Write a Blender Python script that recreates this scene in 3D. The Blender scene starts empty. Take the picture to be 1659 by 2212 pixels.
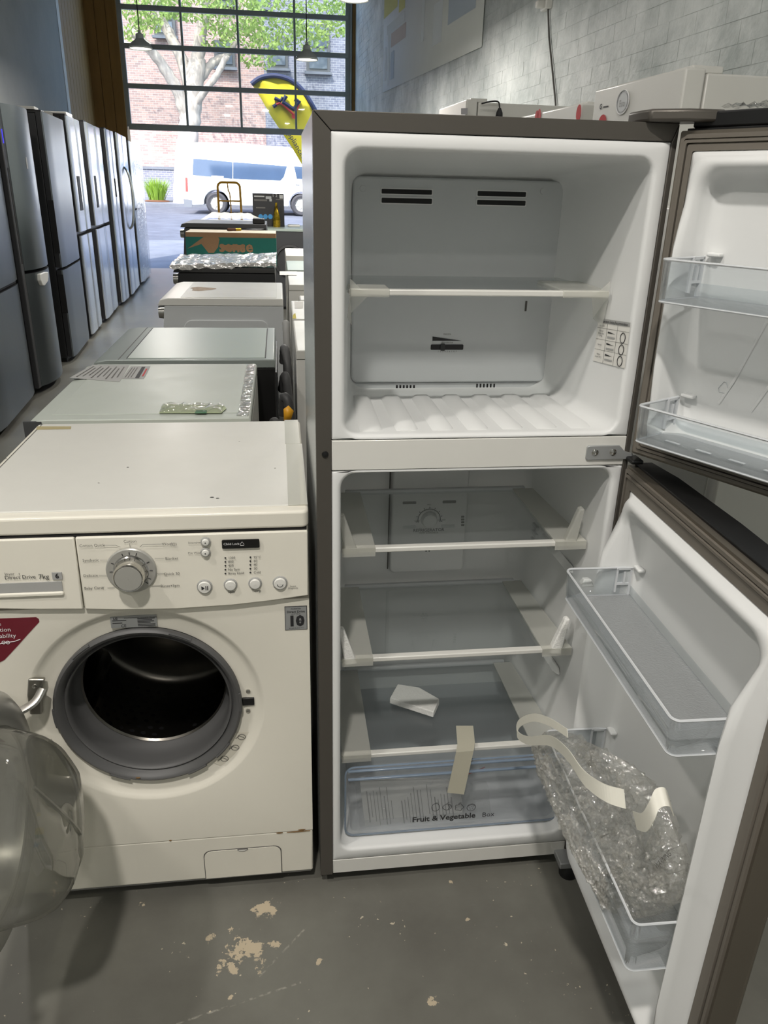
import bpy, bmesh, math, random
from mathutils import Vector, Matrix
random.seed(7)
R_ = math.radians
scene = bpy.context.scene
COL = scene.collection

# ------------------------------------------------------------------ camera
IW, IH = 1659.0, 2212.0
CF, CP, CR, CY, CZ = 1669.83, 0.398222, -0.025517, -0.13608, 1.40602
_cp, _sp = math.cos(CP), math.sin(CP)
_f = Vector((0, _cp, -_sp)); _r = Vector((1, 0, 0)); _d = Vector((0, -_sp, -_cp))
_r2 = math.cos(CR) * _r + math.sin(CR) * _d
_d2 = -math.sin(CR) * _r + math.cos(CR) * _d
_rz = Matrix.Rotation(CY, 3, 'Z')
CX_, CD_, CF_ = _rz @ _r2, _rz @ _d2, _rz @ _f
CO = Vector((0, 0, CZ))
cam = bpy.data.cameras.new('camera')
cam_o = bpy.data.objects.new('camera', cam)
COL.objects.link(cam_o)
cam.sensor_fit = 'VERTICAL'
cam.sensor_height = 32.0
cam.lens = CF * 32.0 / IH
cam.clip_start = 0.02
cam.clip_end = 300
_m = Matrix((CX_, -CD_, -CF_)).transposed().to_4x4()
_m.translation = CO
cam_o.matrix_world = _m
scene.camera = cam_o


def at(px, py, axis, val):
    """point where the photo pixel's line of sight meets the plane axis = val"""
    d = CX_ * ((px - IW / 2) / CF) + CD_ * ((py - IH / 2) / CF) + CF_
    i = 'xyz'.index(axis)
    return CO + d * ((val - CO[i]) / d[i])


# ------------------------------------------------------------------ world, sun, exposure
world = bpy.data.worlds.new('world')
scene.world = world
world.use_nodes = True
wn = world.node_tree.nodes
wl = world.node_tree.links
bg = wn['Background']
sky = wn.new('ShaderNodeTexSky')
sky.sky_type = 'NISHITA'
sky.sun_disc = False
sky.sun_elevation = R_(52)
sky.sun_rotation = R_(200)
sky.dust_density = 2.0
wl.new(sky.outputs['Color'], bg.inputs['Color'])
bg.inputs['Strength'].default_value = 1.6
sun = bpy.data.lights.new('sun', 'SUN')
sun.energy = 11.5
sun.angle = R_(0.6)
sun.color = (1.0, 0.95, 0.86)
sun_o = bpy.data.objects.new('sun', sun)
COL.objects.link(sun_o)
sun_o.rotation_euler = Vector((0.38, 0.75, -1.05)).to_track_quat('-Z', 'Y').to_euler()
scene.view_settings.view_transform = 'Standard'
scene.view_settings.look = 'None'
scene.view_settings.exposure = -0.40
scene.view_settings.gamma = 1.0
scene.view_settings.use_curve_mapping = False


# ------------------------------------------------------------------ mesh helpers
class MB:
    def __init__(self):
        self.v = []
        self.f = []

    def add(self, vs, fs):
        n = len(self.v)
        self.v += [Vector(p) for p in vs]
        self.f += [tuple(i + n for i in q) for q in fs]
        return self

    def box(self, x0, x1, y0, y1, z0, z1):
        return self.add([(x0, y0, z0), (x1, y0, z0), (x1, y1, z0), (x0, y1, z0),
                         (x0, y0, z1), (x1, y0, z1), (x1, y1, z1), (x0, y1, z1)],
                        [(0, 3, 2, 1), (4, 5, 6, 7), (0, 1, 5, 4), (1, 2, 6, 5), (2, 3, 7, 6), (3, 0, 4, 7)])

    def loft(self, rings, cap0=True, cap1=True, closed=True):
        n = len(rings[0])
        vs = [p for r in rings for p in r]
        fs = []
        for k in range(len(rings) - 1):
            for i in range(n if closed else n - 1):
                j = (i + 1) % n
                fs.append((k * n + i, k * n + j, (k + 1) * n + j, (k + 1) * n + i))
        if cap0:
            fs.append(tuple(reversed(range(n))))
        if cap1:
            fs.append(tuple(range((len(rings) - 1) * n, len(rings) * n)))
        return self.add(vs, fs)

    def prism(self, poly, plane, a, b):
        def P(u, w, t):
            return {'xz': (u, t, w), 'xy': (u, w, t), 'yz': (t, u, w)}[plane]
        return self.loft([[P(u, w, a) for u, w in poly], [P(u, w, b) for u, w in poly]])

    def lathe(self, prof, c=(0, 0, 0), axis='z', seg=32, cap0=False, cap1=False, a0=0.0, a1=None):
        rings = []
        full = a1 is None
        a1 = a0 + 2 * math.pi if full else a1
        ns = seg if full else seg + 1
        for r, h in prof:
            ring = []
            for i in range(ns):
                t = a0 + (a1 - a0) * i / seg
                cu, cw = r * math.cos(t), r * math.sin(t)
                p = {'z': (cu, cw, h), 'y': (cu, h, cw), 'x': (h, cu, cw)}[axis]
                ring.append((p[0] + c[0], p[1] + c[1], p[2] + c[2]))
            rings.append(ring)
        return self.loft(rings, cap0, cap1, full)

    def tube(self, pts, r, seg=8, closed=False, flat=None):
        pts = [Vector(p) for p in pts]
        n = len(pts)
        rr = r if isinstance(r, (list, tuple)) else [r] * n
        up = None
        rings = []
        for i in range(n):
            if closed:
                t = pts[(i + 1) % n] - pts[i - 1]
            else:
                t = pts[min(i + 1, n - 1)] - pts[max(i - 1, 0)]
            if t.length < 1e-9:
                t = Vector((0, 0, 1))
            t.normalize()
            if up is None:
                up = Vector((0, 0, 1)) if abs(t.z) < .9 else Vector((1, 0, 0))
            a = t.cross(up)
            if a.length < 1e-6:
                a = t.cross(Vector((0, 1, 0)))
            a.normalize()
            b = a.cross(t)
            b.normalize()
            up = b
            rings.append([pts[i] + (a * math.cos(2 * math.pi * k / seg) + b * math.sin(2 * math.pi * k / seg) * (flat or 1)) * rr[i]
                          for k in range(seg)])
        if closed:
            rings.append(rings[0])
        return self.loft(rings, not closed, not closed)

    def xf(self, M):
        self.v = [M @ p for p in self.v]
        return self

    def join(self, o):
        return self.add(o.v, o.f)


def rrect(x0, x1, z0, z1, r, n=6):
    out = []
    for cx, cz, a in ((x1 - r, z0 + r, -90), (x1 - r, z1 - r, 0), (x0 + r, z1 - r, 90), (x0 + r, z0 + r, 180)):
        for i in range(n + 1):
            t = R_(a + 90 * i / n)
            out.append((cx + r * math.cos(t), cz + r * math.sin(t)))
    return out


def spline(pts, n=8):
    pts = [Vector(p) for p in pts]
    out = []
    for i in range(len(pts) - 1):
        p0 = pts[max(i - 1, 0)]; p1 = pts[i]; p2 = pts[i + 1]; p3 = pts[min(i + 2, len(pts) - 1)]
        for k in range(n):
            t = k / n
            out.append(0.5 * ((2 * p1) + (p2 - p0) * t + (2 * p0 - 5 * p1 + 4 * p2 - p3) * t * t + (3 * p1 - p0 - 3 * p2 + p3) * t ** 3))
    out.append(pts[-1])
    return out


WORLD = {}


def obj(name, mb, m, parent=None, bevel=0, seg=2, smooth=True, kind=None, solid=0, sub=0, angle=38):
    me = bpy.data.meshes.new(name)
    me.from_pydata([tuple(p) for p in mb.v], [], mb.f)
    me.update()
    bm = bmesh.new()
    bm.from_mesh(me)
    bmesh.ops.recalc_face_normals(bm, faces=bm.faces)
    bm.to_mesh(me)
    bm.free()
    if smooth:
        me.shade_smooth()
        if not sub:
            me.set_sharp_from_angle(angle=R_(angle))
    if m is not None:
        me.materials.append(m)
    o = bpy.data.objects.new(name, me)
    COL.objects.link(o)
    if parent is not None:
        o.parent = parent
        o.matrix_parent_inverse = WORLD.get(parent.name, Matrix.Identity(4)).inverted()
    if sub:
        s = o.modifiers.new('sub', 'SUBSURF'); s.levels = sub; s.render_levels = sub
    if solid:
        s = o.modifiers.new('solid', 'SOLIDIFY'); s.thickness = solid; s.offset = 0
    if bevel:
        b = o.modifiers.new('bevel', 'BEVEL')
        b.width = bevel; b.segments = seg; b.limit_method = 'ANGLE'; b.angle_limit = R_(40)
        b.harden_normals = False
    if kind:
        o['kind'] = kind
    return o


def tag(o, label, cat, group=None):
    o['label'] = label
    o['category'] = cat
    if group:
        o['group'] = group
    return o


def thing(name, label, cat, loc=(0, 0, 0), group=None):
    o = bpy.data.objects.new(name, None)
    o.empty_display_size = .1
    COL.objects.link(o)
    o.location = loc
    WORLD[o.name] = Matrix.Translation(Vector(loc))
    return tag(o, label, cat, group)


def struct(name, mb, m, parent=None, **kw):
    o = obj(name, mb, m, parent, **kw)
    if parent is None:
        o['kind'] = 'structure'
    return o


def copy_tree(o, parent=None):
    c = o.copy()
    COL.objects.link(c)
    if parent is not None:
        c.parent = parent
    for ch in list(o.children):
        copy_tree(ch, c)
    return c


def text(s, size, m, parent, p, xd, yd, align='CENTER', name='lettering', off=0.0006, bold=0.0, ysc=1.0):
    cu = bpy.data.curves.new('t', 'FONT')
    cu.body = s
    cu.size = size
    cu.align_x = align
    cu.align_y = 'CENTER'
    cu.resolution_u = 2
    cu.offset = bold
    to = bpy.data.objects.new('t', cu)
    COL.objects.link(to)
    dg = bpy.context.evaluated_depsgraph_get()
    me = bpy.data.meshes.new_from_object(to.evaluated_get(dg))
    bpy.data.objects.remove(to)
    bpy.data.curves.remove(cu)
    xd = Vector(xd).normalized(); yd = Vector(yd).normalized()
    n = xd.cross(yd)
    p = Vector(p) + n * off
    for v in me.vertices:
        q = p + xd * v.co.x + yd * v.co.y * ysc
        v.co = q
    me.name = name
    me.materials.clear()
    me.materials.append(m)
    o = bpy.data.objects.new(name, me)
    COL.objects.link(o)
    if parent is not None:
        o.parent = parent
        o.matrix_parent_inverse = WORLD.get(parent.name, Matrix.Identity(4)).inverted()
    return o


def quad(p0, p1, p2, p3):
    return MB().add([p0, p1, p2, p3], [(0, 1, 2, 3)])


# ------------------------------------------------------------------ materials
M = {}


def S(c):
    """sRGB 0-255 to linear"""
    o = []
    for x in c:
        x = x / 255.0
        o.append(x / 12.92 if x <= .04045 else ((x + .055) / 1.055) ** 2.4)
    return tuple(o) + (1.0,)


def new_mat(name):
    m = bpy.data.materials.new(name)
    m.use_nodes = True
    nt = m.node_tree
    b = nt.nodes['Principled BSDF']
    return m, nt, b


def N(nt, t, **kw):
    n = nt.nodes.new(t)
    for k, v in kw.items():
        if k in n.inputs.keys():
            n.inputs[k].default_value = v
        else:
            setattr(n, k, v)
    return n


def coords(nt, scale=(1, 1, 1)):
    tc = N(nt, 'ShaderNodeTexCoord')
    mp = N(nt, 'ShaderNodeMapping')
    mp.inputs['Scale'].default_value = scale
    nt.links.new(tc.outputs['Object'], mp.inputs['Vector'])
    return mp.outputs['Vector']


def pm(name, col, rough=.5, metal=0.0, spec=.5, var=None, bump=None, coat=0.0, rvar=0.0, stretch=(1, 1, 1), emis=None, col2=None, aniso=0):
    """plain procedural paint/plastic/metal: colour variation var=(scale, amount), relief bump=(scale, strength)"""
    m, nt, b = new_mat(name)
    c = S(col)
    b.inputs['Base Color'].default_value = c
    b.inputs['Roughness'].default_value = rough
    b.inputs['Metallic'].default_value = metal
    b.inputs['Specular IOR Level'].default_value = spec
    b.inputs['Coat Weight'].default_value = coat
    b.inputs['Coat Roughness'].default_value = .08
    if aniso:
        b.inputs['Anisotropic'].default_value = aniso
    vec = coords(nt, stretch)
    v = var or (6.0, .06)
    nz = N(nt, 'ShaderNodeTexNoise', Scale=v[0], Detail=5.0, Roughness=.6)
    nt.links.new(vec, nz.inputs['Vector'])
    mx = N(nt, 'ShaderNodeMix', data_type='RGBA')
    c2 = S(col2) if col2 else tuple(max(0, x * (1 - v[1] * 2)) for x in c[:3]) + (1,)
    mx.inputs['A'].default_value = c
    mx.inputs['B'].default_value = c2
    nt.links.new(nz.outputs['Fac'], mx.inputs['Factor'])
    nt.links.new(mx.outputs['Result'], b.inputs['Base Color'])
    if rvar:
        mr = N(nt, 'ShaderNodeMapRange')
        mr.inputs['To Min'].default_value = max(0, rough - rvar)
        mr.inputs['To Max'].default_value = rough + rvar
        nt.links.new(nz.outputs['Fac'], mr.inputs['Value'])
        nt.links.new(mr.outputs['Result'], b.inputs['Roughness'])
    if bump:
        n2 = N(nt, 'ShaderNodeTexNoise', Scale=bump[0], Detail=4.0)
        nt.links.new(vec, n2.inputs['Vector'])
        bp = N(nt, 'ShaderNodeBump', Strength=bump[1], Distance=.01)
        nt.links.new(n2.outputs['Fac'], bp.inputs['Height'])
        nt.links.new(bp.outputs['Normal'], b.inputs['Normal'])
    if emis:
        b.inputs['Emission Color'].default_value = S(emis[0])
        b.inputs['Emission Strength'].default_value = emis[1]
    M[name] = m
    return m


def clear(name, tint=(240, 243, 246), haze=.06, rough=.06, hazecol=(225, 228, 230), gloss=.55, bump=None, base=.04, power=3.0):
    """thin clear plastic film or wall: see-through, a little milky, shinier towards grazing angles"""
    m, nt, b = new_mat(name)
    nt.nodes.remove(b)
    out = nt.nodes['Material Output']
    L = nt.links.new
    tr = N(nt, 'ShaderNodeBsdfTransparent', Color=S(tint))
    df = N(nt, 'ShaderNodeBsdfDiffuse', Color=S(hazecol))
    tl = N(nt, 'ShaderNodeBsdfTranslucent', Color=S(hazecol))
    dm = N(nt, 'ShaderNodeMixShader', Fac=.4)
    L(df.outputs[0], dm.inputs[1]); L(tl.outputs[0], dm.inputs[2])
    gl = N(nt, 'ShaderNodeBsdfGlossy', Roughness=rough)
    lw = N(nt, 'ShaderNodeLayerWeight', Blend=.5)
    pw = N(nt, 'ShaderNodeMath', operation='POWER'); pw.inputs[1].default_value = power
    L(lw.outputs['Facing'], pw.inputs[0])
    ma = N(nt, 'ShaderNodeMath', operation='MULTIPLY_ADD'); ma.inputs[1].default_value = gloss; ma.inputs[2].default_value = base
    L(pw.outputs[0], ma.inputs[0])
    m1 = N(nt, 'ShaderNodeMixShader', Fac=haze)
    m2 = N(nt, 'ShaderNodeMixShader')
    nz = N(nt, 'ShaderNodeTexNoise', Scale=(bump[0] if bump else 30.0), Detail=3.0)
    L(coords(nt), nz.inputs['Vector'])
    if bump:
        bp = N(nt, 'ShaderNodeBump', Strength=bump[1], Distance=.02)
        L(nz.outputs['Fac'], bp.inputs['Height'])
        L(bp.outputs['Normal'], gl.inputs['Normal'])
        L(bp.outputs['Normal'], lw.inputs['Normal'])
    L(tr.outputs[0], m1.inputs[1])
    L(dm.outputs[0], m1.inputs[2])
    L(m1.outputs[0], m2.inputs[1])
    L(gl.outputs[0], m2.inputs[2])
    L(ma.outputs[0], m2.inputs['Fac'])
    L(m2.outputs[0], out.inputs['Surface'])
    M[name] = m
    return m


pm('white_paint', (224, 223, 217), .36, var=(9, .03), coat=.1)
pm('cream_paint', (234, 230, 217), .34, var=(5, .04), coat=.15)
pm('cream_plastic', (231, 227, 214), .42, var=(12, .03))
pm('liner', (228, 229, 228), .40, var=(4, .02), spec=.45)
pm('liner_grey', (206, 209, 210), .45, var=(4, .03))
pm('steel_dark', (98, 94, 88), .42, .5, var=(3, .05), bump=(900, .02))
pm('door_steel', (124, 117, 106), .42, .7, var=(3, .05))
pm('side_steel', (196, 200, 202), .26, .6, bump=(120, .3), var=(8, .08))
pm('gasket', (112, 106, 97), .62, var=(20, .05))
pm('black', (20, 20, 21), .4, var=(20, .2))
pm('black_gloss', (10, 10, 12), .16, var=(20, .2), coat=.5)
pm('rubber', (58, 58, 59), .55, var=(15, .08))
pm('gasket_rubber', (88, 88, 88), .5, var=(12, .10))
pm('ink', (38, 38, 40), .6)
pm('ink_grey', (96, 94, 90), .6)
pm('ink_white', (235, 235, 235), .6)
pm('ink_red', (196, 40, 44), .6)
pm('chrome', (205, 203, 198), .16, 1.0, var=(10, .05))
pm('brushed', (186, 184, 178), .33, 1.0, var=(90, .1), stretch=(1, 14, 1))
pm('drum_steel', (112, 109, 103), .30, 1.0, var=(30, .15))
pm('silver_plastic', (188, 187, 181), .3, .4, var=(20, .05))
pm('stainless', (116, 123, 126), .33, .85, var=(14, .02), stretch=(6, 6, .4), rvar=.02)
pm('stainless_bright', (206, 214, 222), .18, .72, var=(10, .02), stretch=(6, 6, .4), rvar=.02)
pm('fridge_dark_side', (52, 53, 55), .42, .2, var=(10, .08))
pm('seam_dark', (14, 14, 15), .6)
pm('grey_machine', (150, 158, 154), .4, .3, var=(6, .05))
pm('frosted_top', (166, 178, 170), .36, var=(3, .05))
pm('graphite', (74, 75, 77), .4, .3, var=(10, .06))
pm('hose_grey', (92, 92, 93), .55, var=(60, .12))
pm('cardboard', (168, 132, 98), .8, var=(25, .12), bump=(60, .15))
pm('cardboard_pale', (206, 196, 176), .75, var=(20, .08))
pm('teal_print', (22, 116, 104), .6, var=(18, .10))
pm('tape_film', (196, 192, 174), .35, var=(10, .06))
pm('strap', (224, 222, 210), .45, var=(18, .04))
pm('foam', (240, 240, 236), .85, var=(80, .05), bump=(300, .3))
pm('paper', (230, 228, 222), .7, var=(10, .03))
pm('label_silver', (168, 170, 170), .38, .4, var=(30, .05))
pm('label_grey', (170, 170, 168), .6, var=(30, .05))
pm('maroon', (112, 18, 38), .35, coat=.4, var=(6, .12))
pm('yellow_flag', (226, 206, 40), .7, var=(3, .12))
pm('navy', (36, 42, 78), .7, var=(10, .1))
pm('flag_red', (206, 60, 44), .7)
pm('orange_steel', (232, 168, 40), .45, var=(20, .12))
pm('gold_foil', (198, 164, 50), .22, .9, var=(40, .25), bump=(40, .6))
pm('blue_print', (60, 134, 186), .6)
pm('frame_steel', (178, 185, 185), .5, .15, var=(12, .08))
pm('timber', (168, 130, 72), .6, var=(3, .18), stretch=(8, 8, .6), bump=(30, .1))
pm('dirt_brown', (92, 58, 38), .85, var=(40, .3))
pm('van_white', (240, 241, 240), .3, coat=.4, var=(2, .03))
pm('tyre', (44, 44, 48), .85, var=(20, .1))
pm('van_red', (176, 30, 38), .3, coat=.5)
pm('bumper', (88, 92, 98), .6)
pm('bin_rim', (214, 217, 220), .18, spec=.8)
clear('bin_clear', (248, 250, 251), .07, .05, gloss=.45)
clear('bin_floor', (244, 246, 247), .34, .25, hazecol=(206, 208, 210), bump=(420, .6), gloss=.3)
clear('crisper_clear', (250, 251, 252), .17, .10, hazecol=(222, 226, 231), gloss=.35)
clear('shelf_glass', (243, 245, 245), .06, .03, gloss=.5)
clear('film', (252, 252, 251), .06, .08, gloss=.7, bump=(26, .8), base=.10)
clear('tape_clear', (248, 248, 246), .45, .25, hazecol=(238, 238, 232), gloss=.2)
clear('bubble_film', (255, 255, 254), .15, .12, hazecol=(254, 252, 246), gloss=.42, bump=(60, .5), base=.13)
clear('door_bowl', (228, 228, 224), .18, .06, hazecol=(196, 196, 190), gloss=.65)
clear('pane_glass', (240, 244, 244), .02, .02, gloss=.4)
# ------------------------------------------------------------------ setting materials
def wall_mat(name, col, col2, rough=.75, scale=1.3, bump=.25, brick=None):
    m, nt, b = new_mat(name)
    geo = N(nt, 'ShaderNodeNewGeometry')
    n1 = N(nt, 'ShaderNodeTexNoise', Scale=scale, Detail=8.0, Roughness=.68)
    n2 = N(nt, 'ShaderNodeTexNoise', Scale=28.0, Detail=5.0)
    nt.links.new(geo.outputs['Position'], n1.inputs['Vector'])
    nt.links.new(geo.outputs['Position'], n2.inputs['Vector'])
    cr = N(nt, 'ShaderNodeValToRGB')
    cr.color_ramp.elements[0].position = .35
    cr.color_ramp.elements[0].color = S(col2)
    cr.color_ramp.elements[1].position = .66
    cr.color_ramp.elements[1].color = S(col)
    nt.links.new(n1.outputs['Fac'], cr.inputs['Fac'])
    nt.links.new(cr.outputs['Color'], b.inputs['Base Color'])
    bp = N(nt, 'ShaderNodeBump', Strength=bump, Distance=.02)
    nt.links.new(n2.outputs['Fac'], bp.inputs['Height'])
    nt.links.new(bp.outputs['Normal'], b.inputs['Normal'])
    b.inputs['Roughness'].default_value = rough
    M[name] = m
    return m


def floor_mat():
    m, nt, b = new_mat('painted_concrete')
    L = nt.links.new
    geo = N(nt, 'ShaderNodeNewGeometry')
    P = geo.outputs['Position']
    n1 = N(nt, 'ShaderNodeTexNoise', Scale=1.7, Detail=8.0, Roughness=.65); L(P, n1.inputs['Vector'])
    base = N(nt, 'ShaderNodeValToRGB')
    e = base.color_ramp.elements
    e[0].position = .3; e[0].color = S((92, 90, 84)); e[1].position = .7; e[1].color = S((122, 122, 114))
    L(n1.outputs['Fac'], base.inputs['Fac'])
    # fine pale specks and scuffs
    n2 = N(nt, 'ShaderNodeTexNoise', Scale=95.0, Detail=2.0); L(P, n2.inputs['Vector'])
    n3 = N(nt, 'ShaderNodeTexNoise', Scale=5.0, Detail=3.0); L(P, n3.inputs['Vector'])
    add = N(nt, 'ShaderNodeMath', operation='MULTIPLY_ADD'); add.inputs[1].default_value = .45
    L(n3.outputs['Fac'], add.inputs[0]); L(n2.outputs['Fac'], add.inputs[2])
    sp = N(nt, 'ShaderNodeMapRange'); sp.inputs['From Min'].default_value = .965; sp.inputs['From Max'].default_value = 1.0
    L(add.outputs[0], sp.inputs['Value'])
    # flaked-off patches with a place of their own
    acc = None
    for px, py, rad in ((525, 2055, .075), (575, 1962, .045), (500, 2092, .035), (455, 2025, .022), (930, 2165, .017), (590, 2040, .02), (975, 1905, .014), (310, 1955, .014), (690, 2075, .014), (497, 2156, .010), (1010, 1985, .012)):
        c = at(px, py, 'z', 0)
        d = N(nt, 'ShaderNodeVectorMath', operation='DISTANCE'); d.inputs[1].default_value = c
        L(P, d.inputs[0])
        r = N(nt, 'ShaderNodeMapRange'); r.inputs['From Min'].default_value = rad * 1.25; r.inputs['From Max'].default_value = rad * .1
        r.inputs['To Max'].default_value = .30
        L(d.outputs['Value'], r.inputs['Value'])
        if acc is None:
            acc = r.outputs['Result']
        else:
            mx = N(nt, 'ShaderNodeMath', operation='MAXIMUM'); L(acc, mx.inputs[0]); L(r.outputs['Result'], mx.inputs[1]); acc = mx.outputs[0]
    n4 = N(nt, 'ShaderNodeTexNoise', Scale=34.0, Detail=7.0, Roughness=.7); L(P, n4.inputs['Vector'])
    s4 = N(nt, 'ShaderNodeMath', operation='ADD'); L(n4.outputs['Fac'], s4.inputs[0]); L(acc, s4.inputs[1])
    fl = N(nt, 'ShaderNodeMapRange'); fl.inputs['From Min'].default_value = .735; fl.inputs['From Max'].default_value = .75
    L(s4.outputs[0], fl.inputs['Value'])
    # long drag scratches
    mp = N(nt, 'ShaderNodeMapping'); mp.inputs['Rotation'].default_value = (0, 0, .32); mp.inputs['Scale'].default_value = (1.2, 26, 1); L(P, mp.inputs['Vector'])
    n5 = N(nt, 'ShaderNodeTexNoise', Scale=1.6, Detail=6.0, Roughness=.7); L(mp.outputs[0], n5.inputs['Vector'])
    sc = N(nt, 'ShaderNodeMapRange'); sc.inputs['From Min'].default_value = .66; sc.inputs['From Max'].default_value = .76; sc.inputs['To Max'].default_value = .3
    L(n5.outputs['Fac'], sc.inputs['Value'])
    # two long hairline scrapes
    sacc = sc.outputs[0]
    for (ax_, ay_, bx_, by_) in ((380, 2212, 650, 2122), (560, 2110, 660, 2005)):
        A_, B_ = at(ax_, ay_, 'z', 0), at(bx_, by_, 'z', 0)
        an = math.atan2(B_.y - A_.y, B_.x - A_.x)
        sub = N(nt, 'ShaderNodeVectorMath', operation='SUBTRACT'); sub.inputs[1].default_value = A_; L(P, sub.inputs[0])
        ro = N(nt, 'ShaderNodeVectorRotate', rotation_type='Z_AXIS'); ro.inputs['Angle'].default_value = -an; L(sub.outputs[0], ro.inputs['Vector'])
        sx = N(nt, 'ShaderNodeSeparateXYZ'); L(ro.outputs[0], sx.inputs[0])
        ab = N(nt, 'ShaderNodeMath', operation='ABSOLUTE'); L(sx.outputs['Y'], ab.inputs[0])
        lt_ = N(nt, 'ShaderNodeMapRange'); lt_.inputs['From Min'].default_value = .0028; lt_.inputs['From Max'].default_value = .0008; L(ab.outputs[0], lt_.inputs['Value'])
        g1 = N(nt, 'ShaderNodeMath', operation='GREATER_THAN'); g1.inputs[1].default_value = 0; L(sx.outputs['X'], g1.inputs[0])
        g2 = N(nt, 'ShaderNodeMath', operation='LESS_THAN'); g2.inputs[1].default_value = (B_ - A_).length; L(sx.outputs['X'], g2.inputs[0])
        nb_ = N(nt, 'ShaderNodeMapRange'); nb_.inputs['From Min'].default_value = .45; nb_.inputs['From Max'].default_value = .62
        L(n2.outputs['Fac'], nb_.inputs['Value'])
        cur = lt_.outputs[0]
        for oo in (g1.outputs[0], g2.outputs[0], nb_.outputs[0]):
            mu = N(nt, 'ShaderNodeMath', operation='MULTIPLY'); L(cur, mu.inputs[0]); L(oo, mu.inputs[1]); cur = mu.outputs[0]
        mx_ = N(nt, 'ShaderNodeMath', operation='MAXIMUM'); L(sacc, mx_.inputs[0]); L(cur, mx_.inputs[1]); sacc = mx_.outputs[0]
    m1 = N(nt, 'ShaderNodeMix', data_type='RGBA'); L(base.outputs[0], m1.inputs['A']); m1.inputs['B'].default_value = S((150, 148, 138)); L(sacc, m1.inputs['Factor'])
    m2 = N(nt, 'ShaderNodeMix', data_type='RGBA'); L(m1.outputs['Result'], m2.inputs['A']); m2.inputs['B'].default_value = S((196, 186, 164)); L(sp.outputs[0], m2.inputs['Factor'])
    m3 = N(nt, 'ShaderNodeMix', data_type='RGBA'); L(m2.outputs['Result'], m3.inputs['A']); m3.inputs['B'].default_value = S((188, 174, 150)); L(fl.outputs[0], m3.inputs['Factor'])
    L(m3.outputs['Result'], b.inputs['Base Color'])
    rr = N(nt, 'ShaderNodeMapRange'); rr.inputs['To Min'].default_value = .30; rr.inputs['To Max'].default_value = .52
    L(n1.outputs['Fac'], rr.inputs['Value']); L(rr.outputs[0], b.inputs['Roughness'])
    bp = N(nt, 'ShaderNodeBump', Strength=.25, Distance=.003); bp.invert = True
    L(fl.outputs[0], bp.inputs['Height']); L(bp.outputs['Normal'], b.inputs['Normal'])
    M['floor'] = m


def brick_mat(name, c1, c2, mortar, scale=1.0):
    m, nt, b = new_mat(name)
    L = nt.links.new
    tc = N(nt, 'ShaderNodeTexCoord')
    mp = N(nt, 'ShaderNodeMapping'); mp.inputs['Rotation'].default_value = (R_(90), 0, 0)
    L(tc.outputs['Object'], mp.inputs['Vector'])
    bt = N(nt, 'ShaderNodeTexBrick', Scale=scale)
    bt.inputs['Color1'].default_value = S(c1); bt.inputs['Color2'].default_value = S(c2); bt.inputs['Mortar'].default_value = S(mortar)
    bt.inputs['Brick Width'].default_value = .24; bt.inputs['Row Height'].default_value = .086; bt.inputs['Mortar Size'].default_value = .006
    L(mp.outputs[0], bt.inputs['Vector'])
    n1 = N(nt, 'ShaderNodeTexNoise', Scale=.7, Detail=5.0); L(tc.outputs['Object'], n1.inputs['Vector'])
    mx = N(nt, 'ShaderNodeMix', data_type='RGBA', blend_type='MULTIPLY'); mx.inputs['Factor'].default_value = .5
    L(bt.outputs['Color'], mx.inputs['A']); L(n1.outputs['Fac'], mx.inputs['B'])
    L(mx.outputs['Result'], b.inputs['Base Color'])
    b.inputs['Roughness'].default_value = .85
    bp = N(nt, 'ShaderNodeBump', Strength=.5, Distance=.01); bp.invert = True
    L(bt.outputs['Fac'], bp.inputs['Height']); L(bp.outputs['Normal'], b.inputs['Normal'])
    M[name] = m


wall_mat('painted_brick', (222, 226, 224), (168, 176, 174), .6, 2.2, .45)
wall_mat('plaster_grey', (168, 171, 170), (152, 156, 156), .8, .8, .1)
wall_mat('ceiling_grey', (176, 178, 176), (160, 162, 160), .8, .8, .1)
wall_mat('footpath', (96, 100, 108), (78, 82, 90), .85, 1.2, .2)
wall_mat('asphalt', (76, 80, 90), (58, 62, 72), .85, 2.0, .3)
floor_mat()
brick_mat('street_brick', (176, 144, 136), (142, 120, 118), (184, 178, 172))
brick_mat('street_brick_blue', (122, 124, 138), (100, 102, 118), (166, 166, 168))

# ------------------------------------------------------------------ room shell
KX = -.049
DOOR_Y = 14.2
Y0 = -3.0
CEIL = 5.2


def wl_x(y): return -2.15 + KX * y


def wr_x(y): return 2.0 - .05 * y


def wall_seg(p, q, z0, z1, t, out):
    (xa, ya), (xb, yb) = p, q
    ox, oy = out
    return MB().add([(xa, ya, z0), (xb, yb, z0), (xb + ox * t, yb + oy * t, z0), (xa + ox * t, ya + oy * t, z0),
                     (xa, ya, z1), (xb, yb, z1), (xb + ox * t, yb + oy * t, z1), (xa + ox * t, ya + oy * t, z1)],
                    [(0, 3, 2, 1), (4, 5, 6, 7), (0, 1, 5, 4), (1, 2, 6, 5), (2, 3, 7, 6), (3, 0, 4, 7)])


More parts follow.
